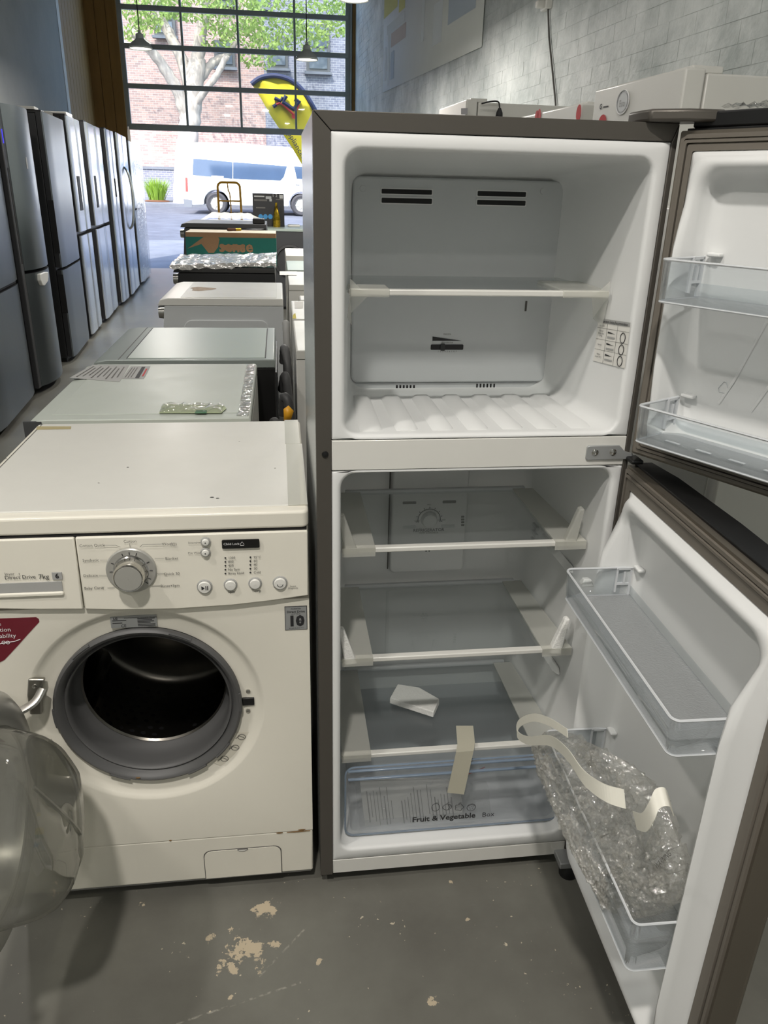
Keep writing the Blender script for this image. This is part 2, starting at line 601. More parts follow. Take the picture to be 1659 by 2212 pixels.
struct('floor', MB().box(-3.4, 2.6, Y0 - .2, DOOR_Y + .35, -.15, 0), M['floor'])
struct('ceiling', MB().box(-3.4, 2.6, Y0 - .2, DOOR_Y + .3, CEIL, CEIL + .2), M['ceiling_grey'])
struct('wall_front', MB().box(-2.4, 2.4, Y0 - .2, Y0, 0, CEIL), M['plaster_grey'])
wall_left = struct('wall_left', wall_seg((wl_x(Y0), Y0), (wl_x(12.1), 12.1), 0, CEIL, .25, (-1, 0)), M['plaster_grey'])
wall_right = struct('wall_right', wall_seg((wr_x(Y0), Y0), (wr_x(DOOR_Y), DOOR_Y), 0, CEIL, .25, (1, 0)), M['painted_brick'])
# timber lining at the street end, boards side by side
tl = struct('trim_1', wall_seg((wl_x(12.1) - .01, 12.1), (wl_x(DOOR_Y) - .01, DOOR_Y), 0, CEIL, .25, (-1, 0)), M['timber'])
ya = 12.12
while ya < DOOR_Y - .05:
    yb = min(ya + .23, DOOR_Y - .01)
    obj('board', wall_seg((wl_x(ya) + .014, ya), (wl_x(yb - .012) + .014, yb - .012), 0, CEIL, .022, (-1, 0)), M['timber'], tl, bevel=.002)
    ya += .23
xa, xb = wl_x(DOOR_Y), at(268, 200, 'y', DOOR_Y).x
OPX0 = xb
OPX1 = at(757, 200, 'y', DOOR_Y).x
tb = struct('trim_2', MB().box(xa - .3, xb - .005, DOOR_Y + .002, DOOR_Y + .25, 0, CEIL), M['timber'])
nb = 3
for i in range(nb):
    w = (xb - xa) / nb
    obj('board', MB().box(xa + i * w + .004, xa + (i + 1) * w - .004, DOOR_Y - .02, DOOR_Y + .01, 0, CEIL), M['timber'], tb, bevel=.002)
xr = at(781, 200, 'y', DOOR_Y).x
tc_ = struct('trim_3', MB().box(OPX1 + .02, wr_x(DOOR_Y) + .2, DOOR_Y + .002, DOOR_Y + .25, 0, CEIL), M['timber'])
obj('board', MB().box(OPX1 + .03, xr, DOOR_Y - .03, DOOR_Y + .01, 0, CEIL), M['timber'], tc_, bevel=.003)
struct('wall_back', MB().box(OPX0 - .6, OPX1 + .4, DOOR_Y, DOOR_Y + .25, 4.56, CEIL), M['plaster_grey'])
# corner bead where the plaster stops
struct('trim_4', wall_seg((wl_x(12.0) + .006, 12.0), (wl_x(12.1) + .02, 12.1), 0, CEIL, .03, (-1, 0)), M['liner_grey'])

# painted bricks standing slightly proud of the right-hand wall
bme = MB().box(-.0005, .03, -.1152, .1152, -.0413, .0413)
bo = obj('brick', bme, M['painted_brick'], wall_right, bevel=0)
brick_mesh = bo.data
bpy.data.objects.remove(bo)
rest = MB()
ang = math.atan(.05)
cand = []
row = 0
z = 1.66
while z < 4.6:
    y = 2.3 + (row % 2) * .117
    while y < DOOR_Y - .2:
        cand.append((y, z))
        y += .234
    z += .086
    row += 1
cand.sort(key=lambda c: (c[0] ** 2 + (c[1] - 1.4) ** 2) if (c[1] - 1.41) / c[0] < .27 else 1e6 + c[0])
for k, (y, z) in enumerate(cand):
    pr = random.uniform(.0002, .0018)
    mt = Matrix.Translation((wr_x(y) - pr, y, z)) @ Matrix.Rotation(ang, 4, 'Z') @ Matrix.Rotation(random.uniform(-.004, .004), 4, 'Z')
    if k < 300:
        o = bpy.data.objects.new('brick', brick_mesh)
        COL.objects.link(o)
        o.parent = wall_right
        o.matrix_basis = mt
    else:
        rest.join(MB().box(-.0005, .03, -.1152, .1152, -.0413, .0413).xf(mt))
obj('brickwork', rest, M['painted_brick'], wall_right, kind='stuff', smooth=False)

# pilaster of whitened bricks on the left wall
ypl0, ypl1 = 7.35, 7.85
pil = struct('wall_pilaster', wall_seg((wl_x(ypl0) + .10, ypl0), (wl_x(ypl1) + .10, ypl1), 0, CEIL, .12, (-1, 0)), M['painted_brick'])
r = 0
z = 1.7
while z < 3.6:
    cuts = (ypl0, ypl0 + .24, ypl1) if r % 2 else (ypl0, ypl0 + .12, ypl0 + .36, ypl1)
    for a, b2 in zip(cuts[:-1], cuts[1:]):
        pr = .10 + random.uniform(.004, .016)
        obj('brick', wall_seg((wl_x(a + .005) + pr, a + .005), (wl_x(b2 - .005) + pr, b2 - .005), z - .037, z + .037, .05, (-1, 0)), M['painted_brick'], pil)
    z += .086
    r += 1

# ------------------------------------------------------------------ glazed sectional street door
door = bpy.data.objects.new('door_1', None)
COL.objects.link(door)
door.location = ((OPX0 + OPX1) / 2, DOOR_Y, 0)
WORLD['door_1'] = Matrix.Translation(door.location)
door['kind'] = 'structure'
yd0, yd1 = DOOR_Y + .03, DOOR_Y + .09
zr = [at(520, 281, 'y', DOOR_Y).z, at(520, 194, 'y', DOOR_Y).z, at(520, 109, 'y', DOOR_Y).z, at(520, 26, 'y', DOOR_Y).z]
zr.append(zr[-1] + .6)
xs = [at(277, 270, 'y', DOOR_Y).x, at(405, 270, 'y', DOOR_Y).x, at(522, 270, 'y', DOOR_Y).x, at(640, 270, 'y', DOOR_Y).x, at(752, 270, 'y', DOOR_Y).x]
for i, z in enumerate(zr):
    h = .045 if i in (0, 4) else .035
    obj('rail', MB().box(xs[0], xs[-1], yd0, yd1, z - h, z + h), M['frame_steel'], door, bevel=.004)
for i, x in enumerate(xs):
    w = .045 if i in (0, 4) else .017
    obj('stile' if i in (0, 4) else 'mullion', MB().box(x - w, x + w, yd0 + .006, yd1 - .006, zr[0], zr[-1]), M['frame_steel'], door, bevel=.003)
for i in range(4):
    for j in range(4):
        obj('pane', MB().box(xs[j] + .015, xs[j + 1] - .015, DOOR_Y + .055, DOOR_Y + .061, zr[i] + .03, zr[i + 1] - .03), M['pane_glass'], door)
for x0, x1 in ((OPX0 - .01, xs[0] - .03), (xs[-1] + .03, OPX1 + .02)):
    obj('track', MB().box(x0, x1, DOOR_Y - .02, DOOR_Y + .12, 0, 4.66), M['frame_steel'], door, bevel=.004)

# ------------------------------------------------------------------ poster, wall cable
def on_wall(px, py, off=.012):
    d = CX_ * ((px - IW / 2) / CF) + CD_ * ((py - IH / 2) / CF) + CF_
    # x = 2 - .05 y - off
    t = (2.0 - off) / (d.x + .05 * d.y)
    return CO + d * t


pm('poster_paper', (228, 231, 229), .85, spec=.15, var=(1.2, .08))
pm('poster_yellow', (232, 228, 160), .85, spec=.15, var=(2, .06))
pm('poster_pink', (224, 212, 206), .85, spec=.15, var=(2, .05))
pm('poster_pale', (236, 240, 240), .85, spec=.15, var=(2, .04))
pm('poster_blue', (204, 214, 224), .85, spec=.15, var=(2, .05))
pl, pr_ = on_wall(827, 200), on_wall(1040, 101)
UPZ = Vector((0, 0, 1))
poster = obj('wall_poster', quad(pl, pr_, pr_ + UPZ * 1.5, pl + UPZ * 1.5), M['poster_paper'], solid=.004)
tag(poster, 'large faded pale poster hung on the painted brick wall above the white fridges', 'poster')
du = (pr_ - pl)


def pp(u, v): return pl + du * u + UPZ * v + Vector((-.004, 0, 0))


for nm, u0, u1, v0, v1, mm in (('print_block', 0, .20, .83, 1.5, 'poster_yellow'), ('print_block', .02, .05, .12, .5, 'poster_pale'), ('print_block', .07, .10, .05, .62, 'poster_pale'),
                               ('print_block', .12, .17, .1, .4, 'poster_blue'), ('print_block', .05, .3, .62, .72, 'poster_pale'), ('print_block', .22, .30, .75, .9, 'poster_yellow'),
                               ('print_block', .12, .32, .45, .6, 'poster_pink'), ('print_block', .50, .53, .3, 1.1, 'poster_pale'), ('print_block', .75, .95, .3, .9, 'poster_blue'), ('print_block', .62, .70, .2, .55, 'poster_pale')):
    obj(nm, quad(pp(u0, v0), pp(u1, v0), pp(u1, v1), pp(u0, v1)), M[mm], poster)
cb = MB().tube([on_wall(1182, -60), on_wall(1184, 20), on_wall(1186, 80), on_wall(1193, 150), on_wall(1200, 222), on_wall(1204, 300)], .006, 6)
tag(obj('wall_cable', cb, M['ink_grey']), 'thin grey cable hanging down the painted brick wall', 'cable')
sk = on_wall(1186, 2, .0)
so = thing('power_socket', 'white power socket high on the brick wall where the cable starts', 'socket', sk)
obj('plate', MB().box(sk.x - .035, sk.x + .03, sk.y - .06, sk.y + .06, sk.z - .05, sk.z + .05), M['white_paint'], so, bevel=.006)
obj('plug', MB().box(sk.x - .08, sk.x - .03, sk.y - .02, sk.y + .03, sk.z - .04, sk.z + .0), M['white_paint'], so, bevel=.008)


# ------------------------------------------------------------------ pendant lamps
pm('lamp_glow', (255, 250, 240), .5, emis=((255, 244, 226), 6.0))


def pendant(p, label, watts, colr=(1.0, .95, .885), size=.2):
    t = thing('pendant_lamp', label, 'lamp', (p.x, p.y, p.z), 'pendant lamps')
    c = (p.x, p.y, p.z)
    k = size / .2
    obj('shade', MB().lathe([(.105 * k, 0), (.107 * k, .012), (.085 * k, .045 * k), (.05 * k, .07 * k), (.036 * k, .085 * k), (.034 * k, .12 * k), (.012, .13 * k), (.012, .15 * k), (0.0005, .15 * k)], c, 'z', 28), M['frame_steel'], t, solid=.003)
    obj('diffuser', MB().lathe([(.0005, .012), (.09 * k, .012), (.098 * k, .006)], c, 'z', 28), M['lamp_glow'], t)
    obj('cord', MB().tube([(p.x, p.y, p.z + .14 * k), (p.x, p.y, CEIL)], .005, 6), M['ink'], t)
    obj('ceiling_rose', MB().lathe([(.001, CEIL - p.z - .03), (.05, CEIL - p.z - .03), (.05, CEIL - p.z)], c, 'z', 20), M['frame_steel'], t)
    li = bpy.data.lights.new('lamp_light', 'AREA')
    li.shape = 'DISK'
    li.size = .17 * k
    li.energy = watts
    li.color = colr
    lo = bpy.data.objects.new('lamp_light', li)
    COL.objects.link(lo)
    lo.parent = t
    lo.location = (0, 0, -.004)
    return t


pendant(at(304, 106, 'y', 8.2), 'grey pendant lamp hanging beside the brown timber end of the left wall', 55, size=.19)
pendant(at(663, 130, 'y', 8.2), 'grey pendant lamp hanging above the yellow feather flag', 55, size=.19)
pendant(at(765, 1, 'y', 6.2), 'lit pendant lamp nearest the faded poster', 55, size=.19)
for x, y, z, e, lb in ((-.32, -.62, 3.65, 108, 'pendant lamp hanging over the gap between the open washer and the open fridge'), (.4, -2.4, 3.4, 22, 'added unseen fill pendant near the closed end wall of the shop'),  # the end-wall pendant is an added fill light, out of view
                       (-1.55, .35, 3.4, 42, 'added unseen pendant lighting the open fridge doors from over the aisle'), (-1.3, 3.6, 3.4, 18, 'pendant lamp over the aisle beside the stainless fridges'), (.75, 3.4, 3.4, 9, 'pendant lamp over the white fridge with the round sticker')):  # the pendant near the washer is added to brighten the open door panels
    pendant(Vector((x, y, z)), lb, e, size=.22)
# ------------------------------------------------------------------ street
GS = .0283


def gz(y): return GS * (y - 14.5)


def strip(y0, y1, x0=-26, x1=24, dz=0.0, t=.15):
    return MB().add([(x0, y0, gz(y0) + dz - t), (x1, y0, gz(y0) + dz - t), (x1, y1, gz(y1) + dz - t), (x0, y1, gz(y1) + dz - t),
                     (x0, y0, gz(y0) + dz), (x1, y0, gz(y0) + dz), (x1, y1, gz(y1) + dz), (x0, y1, gz(y1) + dz)],
                    [(0, 3, 2, 1), (4, 5, 6, 7), (0, 1, 5, 4), (1, 2, 6, 5), (2, 3, 7, 6), (3, 0, 4, 7)])


struct('pavement', strip(14.45, 19.5), M['footpath'])
struct('road', strip(19.5, 33.0, dz=-.03), M['asphalt'])
struct('pavement_far', strip(33.0, 38.2, dz=.08), M['footpath'])
# building across the street
bz = gz(38)
fac = bpy.data.objects.new('brick_building', None)
COL.objects.link(fac)
fac.location = (-2, 38, bz)
WORLD['brick_building'] = Matrix.Translation(fac.location)
tag(fac, 'red and blue-grey brick building across the street behind the tree', 'building')
obj('wall', MB().box(-22, 20, 38, 39, bz - .3, 11), M['street_brick'], fac)
obj('plinth', MB().box(-22, 20, 37.9, 38.05, bz - .3, at(350, 366, 'y', 37.9).z), M['street_brick_blue'], fac)
xpb = at(575, 300, 'y', 37.95).x
obj('blue_brick_bay', MB().box(xpb, 20, 37.92, 38.1, bz - .3, 11), M['street_brick_blue'], fac)
obj('render_band', MB().box(-22, 20, 37.86, 38.08, at(350, 366, 'y', 37.9).z, at(350, 360, 'y', 37.9).z), M['footpath'], fac)
pm('window_dark', (70, 78, 92), .08, var=(1, .2), spec=.9)
for (u0, v0, u1, v1) in ((668, 60, 706, 148), (585, 88, 615, 140), (470, 95, 500, 138), (340, 20, 370, 70), (545, -70, 575, 8), (470, -90, 500, 0)):
    a, b2 = at(u0, v1, 'y', 37.9), at(u1, v0, 'y', 37.9)
    wn_ = obj('window', MB().box(a.x - .12, b2.x + .12, 37.84, 37.96, a.z - .12, b2.z + .12), M['graphite'], fac)
    obj('pane', MB().box(a.x, b2.x, 37.80, 37.9, a.z, (a.z + b2.z) / 2 - .04), M['window_dark'], wn_)
    obj('pane', MB().box(a.x, b2.x, 37.80, 37.9, (a.z + b2.z) / 2 + .04, b2.z), M['window_dark'], wn_)
    obj('sill', MB().box(a.x - .2, b2.x + .2, 37.7, 37.9, a.z - .22, a.z - .12), M['footpath'], wn_)

# ------------------------------------------------------------------ tree
pm('bark', (208, 196, 184), .9, var=(3.5, .22), stretch=(2.2, 2.2, .45), bump=(9, 1.0), col2=(92, 78, 70))


def leaf_mat(name, c1, c2):
    m, nt, b = new_mat(name)
    geo = N(nt, 'ShaderNodeNewGeometry')
    n1 = N(nt, 'ShaderNodeTexNoise', Scale=1.4, Detail=3.0)
    nt.links.new(geo.outputs['Position'], n1.inputs['Vector'])
    mx = N(nt, 'ShaderNodeMix', data_type='RGBA')
    mx.inputs['A'].default_value = S(c1); mx.inputs['B'].default_value = S(c2)
    nt.links.new(n1.outputs['Fac'], mx.inputs['Factor'])
    nt.links.new(mx.outputs['Result'], b.inputs['Base Color'])
    b.inputs['Roughness'].default_value = .55
    out = nt.nodes['Material Output']
    tr = N(nt, 'ShaderNodeBsdfTranslucent')
    nt.links.new(mx.outputs['Result'], tr.inputs['Color'])
    ms = N(nt, 'ShaderNodeMixShader', Fac=.45)
    nt.links.new(b.outputs[0], ms.inputs[1]); nt.links.new(tr.outputs[0], ms.inputs[2])
    nt.links.new(ms.outputs[0], out.inputs['Surface'])
    M[name] = m


leaf_mat('leaf', (160, 178, 92), (84, 116, 56))
leaf_mat('grass_blade', (156, 186, 70), (96, 132, 50))
TY = 33.8
base = at(398, 440, 'y', TY)
base.z = gz(TY) + .08
tree = thing('paperbark_tree', 'pale barked street tree with spreading limbs and light green leaves', 'tree', base)


def limb(pts, dys, r0, r1, seg=10):
    P = [at(px, py, 'y', TY + dy) for (px, py), dy in zip(pts, dys)]
    P = spline(P, 6)
    n = len(P)
    rr = [.72 * (r0 + (r1 - r0) * i / (n - 1)) * (1 + .04 * math.sin(i * 1.9)) for i in range(n)]
    P = [p + Vector((random.uniform(-.03, .03), random.uniform(-.03, .03), 0)) for p in P]
    return MB().tube(P, rr, seg)


trunk = limb([(398, 452), (399, 380), (404, 310), (412, 250), (418, 195), (425, 130)], [0, 0, 0, 0, 0, 0], .62, .46, 12)
obj('trunk', trunk, M['bark'], tree)
for pts, dys, r0, r1 in (([(405, 260), (385, 200), (350, 140), (315, 95), (275, 60)], [0, -.3, -.6, -1, -1.2], .36, .16),
                         ([(415, 215), (400, 150), (375, 90), (345, 30), (330, -30)], [0, .1, .2, .3, .4], .36, .2),
                         ([(425, 150), (430, 90), (440, 40), (445, -40)], [0, -.2, -.4, -.6], .38, .2),
                         ([(428, 180), (455, 140), (480, 125), (492, 118), (520, 60), (545, -20)], [0, .2, .3, .4, .5, .6], .24, .12),
                         ([(416, 240), (440, 200), (470, 160), (490, 120)], [0, -.4, -.8, -1.0], .2, .14),
                         ([(345, 130), (310, 105), (265, 92)], [-.6, -.4, -.2], .14, .09)):
    obj('limb', limb(pts, dys, r0, r1), M['bark'], tree)
lf = MB()
rnd = random.Random(3)
for (cx, cy, rx, ry, n) in ((320, 20, 60, 34, 500), (410, 12, 70, 36, 560), (500, 30, 70, 50, 620), (590, 40, 70, 60, 660), (690, 40, 70, 45, 560), (650, 90, 60, 34, 320), (560, 120, 45, 30, 200),
                            (290, 70, 26, 20, 120), (470, 80, 40, 30, 170), (740, 20, 40, 60, 240), (330, -80, 150, 70, 500), (600, -90, 170, 70, 700), (330, 55, 22, 16, 90), (540, 75, 40, 30, 180)):
    for _ in range(n):
        a, q = rnd.uniform(0, 6.283), math.sqrt(rnd.random())
        p = at(cx + rx * q * math.cos(a), cy + ry * q * math.sin(a), 'y', TY + rnd.uniform(-2.2, 1.2))
        s = rnd.uniform(.06, .13)
        u = Vector((rnd.uniform(-1, 1), rnd.uniform(-1, 1), rnd.uniform(-1, 1))).normalized()
        w = u.cross(Vector((rnd.uniform(-1, 1), rnd.uniform(-1, 1), rnd.uniform(-1, 1)))).normalized()
        lf.add([p - u * s, p + w * s * .45, p + u * s, p - w * s * .45], [(0, 1, 2, 3)])
obj('foliage', lf, M['leaf'], tree, smooth=False, kind='stuff')

gb = at(340, 440, 'y', 34.4)
gb.z = gz(34.4) + .08
gm = MB()
for i in range(260):
    a = rnd.uniform(0, 6.283); q = rnd.uniform(0, .25)
    b0 = gb + Vector((q * math.cos(a) * 1.3, q * math.sin(a), 0))
    lean = rnd.uniform(.05, .55); h = rnd.uniform(.5, .95)
    tip = b0 + Vector((lean * math.cos(a), lean * math.sin(a), h))
    mid = (b0 + tip) / 2 + Vector((0, 0, .12))
    s = Vector((-math.sin(a), math.cos(a), 0)) * .022
    gm.add([b0 - s, b0 + s, mid + s * .8, mid - s * .8, tip], [(0, 1, 2, 3), (3, 2, 4)])
tag(obj('grass_clump', gm, M['grass_blade'], smooth=False), 'tuft of long green grass at the foot of the brick building', 'plant')
bed = MB().lathe([(.5, 0), (.45, .04), (.3, .06), (.001, .07)], (gb.x + .0, gb.y, gb.z), 'z', 20)
tag(obj('garden_bed', bed, M['dirt_brown']), 'small bed of brown soil under the grass tuft', 'soil')

# ------------------------------------------------------------------ van (side on, rear to the left)
VY = 29.0
VZ = gz(VY) - .03
pxm = lambda px, py: (at(px, py, 'y', VY).x, at(px, py, 'y', VY).z)
xr_, zt = pxm(398, 312)
van = thing('white_van', 'white passenger van parked across the street with long dark side windows', 'van', (xr_ + 2.5, VY + .9, VZ))
VL = 5.3
x0 = xr_
zt = at(470, 309, 'y', VY).z
sill = VZ + .28
prof = [(x0 + .03, sill), (x0 - .02, VZ + .75), (x0 + .03, VZ + 1.3), (x0 + .16, zt - .12), (x0 + .3, zt), (x0 + 1.5, zt + .02), (x0 + 3.4, zt - .05), (x0 + 3.9, zt - .18), (x0 + 4.45, zt - .62), (x0 + 4.95, VZ + 1.05), (x0 + VL - .05, VZ + .85), (x0 + VL, VZ + .45), (x0 + VL - .1, sill)]
wr = .36
w1, w2 = at(468, 440, 'y', VY).x, at(651, 440, 'y', VY).x


def arch(xc):
    return [(xc + (wr + .07) * math.cos(t), VZ + wr + (wr + .07) * math.sin(t)) for t in [math.pi * k / 10 - .12 + (.24 * k / 10) for k in range(11)]]


poly = [(x0 + .03, sill)] + prof[1:] + list(arch(w2)) + list(arch(w1))
secs = []
for dy, sc_, dz in ((0.0, 1, 0), (.0, 1, 0)):
    pass


def vanpt(x, z, s):
    # tumblehome: sides lean in above the belt line
    t = max(0, (z - VZ - 1.1) / 1.2)
    y = VY + (.13 * t if s == 0 else 1.85 - .13 * t)
    return (x, y, z)


obj('body', MB().loft([[vanpt(x, z, 0) for x, z in poly], [vanpt(x, z, 1) for x, z in poly]]), M['van_white'], van, bevel=.05, seg=3)
pm('van_glass', (58, 74, 96), .06, var=(1, .2), spec=.45)


def side_quad(name, pts, m, off, parent=van):
    P = []
    for px, py in pts:
        q = at(px, py, 'y', VY)
        v = vanpt(q.x, q.z, 0)
        P.append((v[0], v[1] - off, v[2]))
    n = len(P)
    mbq = MB().loft([P, [(a, b + .04 + off, c) for a, b, c in P]])
    return obj(name, mbq, m, parent)


side_quad('side_window', [(416, 378), (417, 343), (440, 344), (502, 350), (502, 386)], M['van_glass'], .014)
side_quad('side_window', [(503.5, 386), (503.5, 350), (565, 354.5), (620, 359), (613, 382), (606, 390), (560, 388.5)], M['van_glass'], .014)
side_quad('front_window', [(641, 386), (635, 359), (660, 361), (668, 388)], M['van_glass'], .014)
side_quad('sticker', [(457, 384), (457, 379.5), (483, 380.5), (483, 385)], M['poster_pink'], .02)
side_quad('tail_light', [(401.5, 414), (400.5, 384), (404.5, 384), (406.5, 414)], M['van_red'], .025)
side_quad('rear_bumper', [(398, 446), (397, 430), (415, 432), (415, 448)], M['bumper'], .03)
side_quad('door_handle', [(638, 400), (638, 397.5), (647, 398.5), (647, 401)], M['bumper'], .03)
for xc in (w1, w2):
    for s, yy in ((0, VY + .03), (1, VY + 1.62)):
        wh = obj('wheel', MB().lathe([(.2, yy + .0), (.30, yy - .02), (wr - .02, yy), (wr, yy + .04), (wr, yy + .17), (wr - .02, yy + .2), (.1, yy + .2)], (xc, 0, VZ + wr), 'y', 28, cap1=True), M['tyre'], van)
        if s == 0:
            hub = MB().lathe([(.001, yy - .0), (.05, yy - .005), (.06, yy + .02), (.2, yy + .03), (.215, yy - .01), (.225, yy + .02)], (xc, 0, VZ + wr), 'y', 28)
            for k in range(6):
                t = k * math.pi / 3
                u = Vector((math.cos(t), 0, math.sin(t))); w = Vector((-math.sin(t), 0, math.cos(t)))
                c0 = Vector((xc, yy - .012, VZ + wr))
                hub.add([c0 + u * .04 - w * .035, c0 + u * .04 + w * .035, c0 + u * .2 + w * .022, c0 + u * .2 - w * .022], [(0, 1, 2, 3)])
            obj('hub_cap', hub, M['silver_plastic'], wh)

# ------------------------------------------------------------------ feather flag outside the door
FY = 16.4
flag = thing('feather_flag', 'yellow feather flag with navy edge and logo standing outside the glazed door', 'flag', (at(700, 420, 'y', FY).x, FY, gz(FY)))
fp = lambda px, py, o=0: at(px, py, 'y', FY - o)
left_e = [(543, 182), (548, 188), (560, 206), (585, 250), (610, 288), (630, 318), (650, 352), (668, 385)]
right_e = [(571, 166), (595, 164), (620, 170), (640, 182), (658, 201), (676, 230), (692, 262), (704, 300)]
gridv = []
for i in range(8):
    for k in range(7):
        t = k / 6
        px = left_e[i][0] * (1 - t) + right_e[i][0] * t
        py = left_e[i][1] * (1 - t) + right_e[i][1] * t
        p = fp(px, py)
        p.y += .03 * math.sin(t * 9 + i * .8)
        gridv.append(p)
fm = MB().add(gridv, [(i * 7 + k, i * 7 + k + 1, (i + 1) * 7 + k + 1, (i + 1) * 7 + k) for i in range(7) for k in range(6)])
cloth = obj('cloth', fm, M['yellow_flag'], flag, solid=.004)
edge = [fp(*q) for q in ([(543, 182), (556, 172)] + right_e)] + [fp(712, 340), fp(716, 400)]
edge = spline(edge, 3)
obj('hem', MB().tube([p + Vector((0, -.02, 0)) for p in edge], .042, 8), M['navy'], cloth)
pole = edge[:]
pole.append(Vector((edge[-1].x, FY, gz(FY) + .02)))
obj('pole', MB().tube([p + Vector((.02, .04, 0)) for p in pole], .016, 8), M['ink'], flag)
obj('base', MB().lathe([(.001, .06), (.05, .06), (.22, .03), (.22, 0), (.001, 0)], (pole[-1].x + .02, FY + .04, gz(FY)), 'z', 20), M['ink'], flag)


def stroke(pts, m, r, nm='emblem'):
    return obj(nm, MB().tube([fp(x, y, .06) for x, y in pts], r, 6), m, cloth)


stroke([(593, 212), (606, 218), (611, 210)], M['navy'], .034)
stroke([(618, 207), (612, 221), (634, 236), (646, 219), (636, 214)], M['navy'], .045)
stroke([(590, 231), (597, 226)], M['navy'], .034)
stroke([(597, 226), (604, 223), (612, 226), (634, 247)], M['flag_red'], .024)
stroke([(646, 226), (638, 242)], M['flag_red'], .024)
obj('emblem', MB().lathe([(.001, FY - .06), (.045, FY - .06), (.045, FY - .04)], (fp(635, 251, .05).x, 0, fp(635, 251, .05).z), 'y', 16), M['flag_red'], cloth)
a_, b_ = fp(628, 292, .05), fp(650, 330, .05)
text('appliances', .14, M['navy'], cloth, (a_ + b_) / 2, b_ - a_, Vector((0, -1, 0)).cross(b_ - a_), name='lettering', off=.0)
# ------------------------------------------------------------------ open two-door fridge
FX0, FX1, FY0, FY1, FZ0, FZ1 = .0522, .6072, 1.2397, 1.80, .03, 1.505
fr = thing('open_fridge', 'dark steel two-door fridge standing open with freezer on top', 'fridge', (.33, 1.52, 0))
obj('side_panel', MB().box(FX0, FX0 + .012, FY0 + .022, FY1, FZ0, FZ1 - .001), M['side_steel'], fr, bevel=.002)
obj('side_panel', MB().box(FX1 - .012, FX1, FY0 + .022, FY1, FZ0, FZ1 - .001), M['side_steel'], fr, bevel=.002)
obj('top_panel', MB().box(FX0 + .0125, FX1 - .0125, FY0 + .022, FY1, FZ1 - .014, FZ1), M['steel_dark'], fr)
obj('back_panel', MB().box(FX0 + .0125, FX1 - .0125, FY1 - .015, FY1, FZ0, FZ1 - .015), M['steel_dark'], fr)
obj('base_panel', MB().box(FX0 + .0125, FX1 - .0125, FY0 + .03, FY1 - .016, FZ0, FZ0 + .02), M['black'], fr)
yf, yb = FY0, FY0 + .0215
obj('front_frame', MB().prism([(FX0, FZ0), (FX0 + .0255, FZ0), (FX0 + .0255, FZ1 - .0262), (FX0 + .0004, FZ1 - .0008), (FX0, FZ1 - .001)], 'xz', yf, yb), M['steel_dark'], fr, bevel=.0015)
obj('front_frame', MB().prism([(FX0 + .0012, FZ1), (FX0 + .0262, FZ1 - .0255), (FX1 - .0095, FZ1 - .0255), (FX1 - .0008, FZ1 - .0008), (FX1 - .001, FZ1)], 'xz', yf, yb), M['steel_dark'], fr, bevel=.0015)
obj('front_frame', MB().prism([(FX1 - .0092, FZ0), (FX1, FZ0), (FX1, FZ1 - .001), (FX1 - .0092, FZ1 - .0262)], 'xz', yf, yb), M['steel_dark'], fr, bevel=.0015)
for x in (FX0 + .03, FX1 - .03):
    obj('foot', MB().lathe([(.001, 0), (.02, 0), (.02, .02), (.012, .031), (.001, .031)], (x, FY0 + .05, 0), 'z', 16), M['black'], fr)
    obj('foot', MB().lathe([(.001, 0), (.02, 0), (.02, .02), (.012, .031), (.001, .031)], (x, FY1 - .06, 0), 'z', 16), M['black'], fr)
obj('screw_cap', MB().lathe([(.0001, FY0 - .003), (.005, FY0 - .0025), (.006, FY0 + .001)], (.0672, 0, .988), 'y', 16), M['black'], fr)
IX0, IX1 = FX0 + .0262, FX1 - .0095


def liner(name, z0, z1, op, back, yback, rad, radb, m):
    """moulded white liner: flange, rounded lip, tapering cavity"""
    rings = [[(x, FY0 + .012, z) for x, z in rrect(IX0, IX1, z0, z1, .002, 6)],
             [(x, FY0 + .0022, z) for x, z in rrect(IX0, IX1, z0, z1, .002, 6)],
             [(x, FY0 + .0005, z) for x, z in rrect(IX0 + .002, IX1 - .002, z0 + .002, z1 - .002, .003, 6)]]
    x0, x1, za, zb = op
    for k in range(6):
        t = k / 5 * math.pi / 2
        e = .007 * (1 - math.sin(t))
        rings.append([(x, FY0 + .0005 + .009 * (1 - math.cos(t)), z) for x, z in rrect(x0 - e, x1 + e, za - e, zb + e, rad + e, 6)])
    bx0, bx1, bza, bzb = back
    for t in (.3, .6, .9, .96, .985, 1.0):
        e = 0 if t < .95 else (.006 if t < .97 else (.014 if t < .99 else .03))
        w = lambda a, b: a + (b - a) * min(t, 1)
        rings.append([(x, FY0 + .01 + (yback - FY0 - .01) * t, z) for x, z in
                      rrect(w(x0, bx0) + e, w(x1, bx1) - e, w(za, bza) + e, w(zb, bzb) - e, rad + (radb - rad) * t, 6)])
    return obj(name, MB().loft(rings, False, True), m, fr, angle=50)


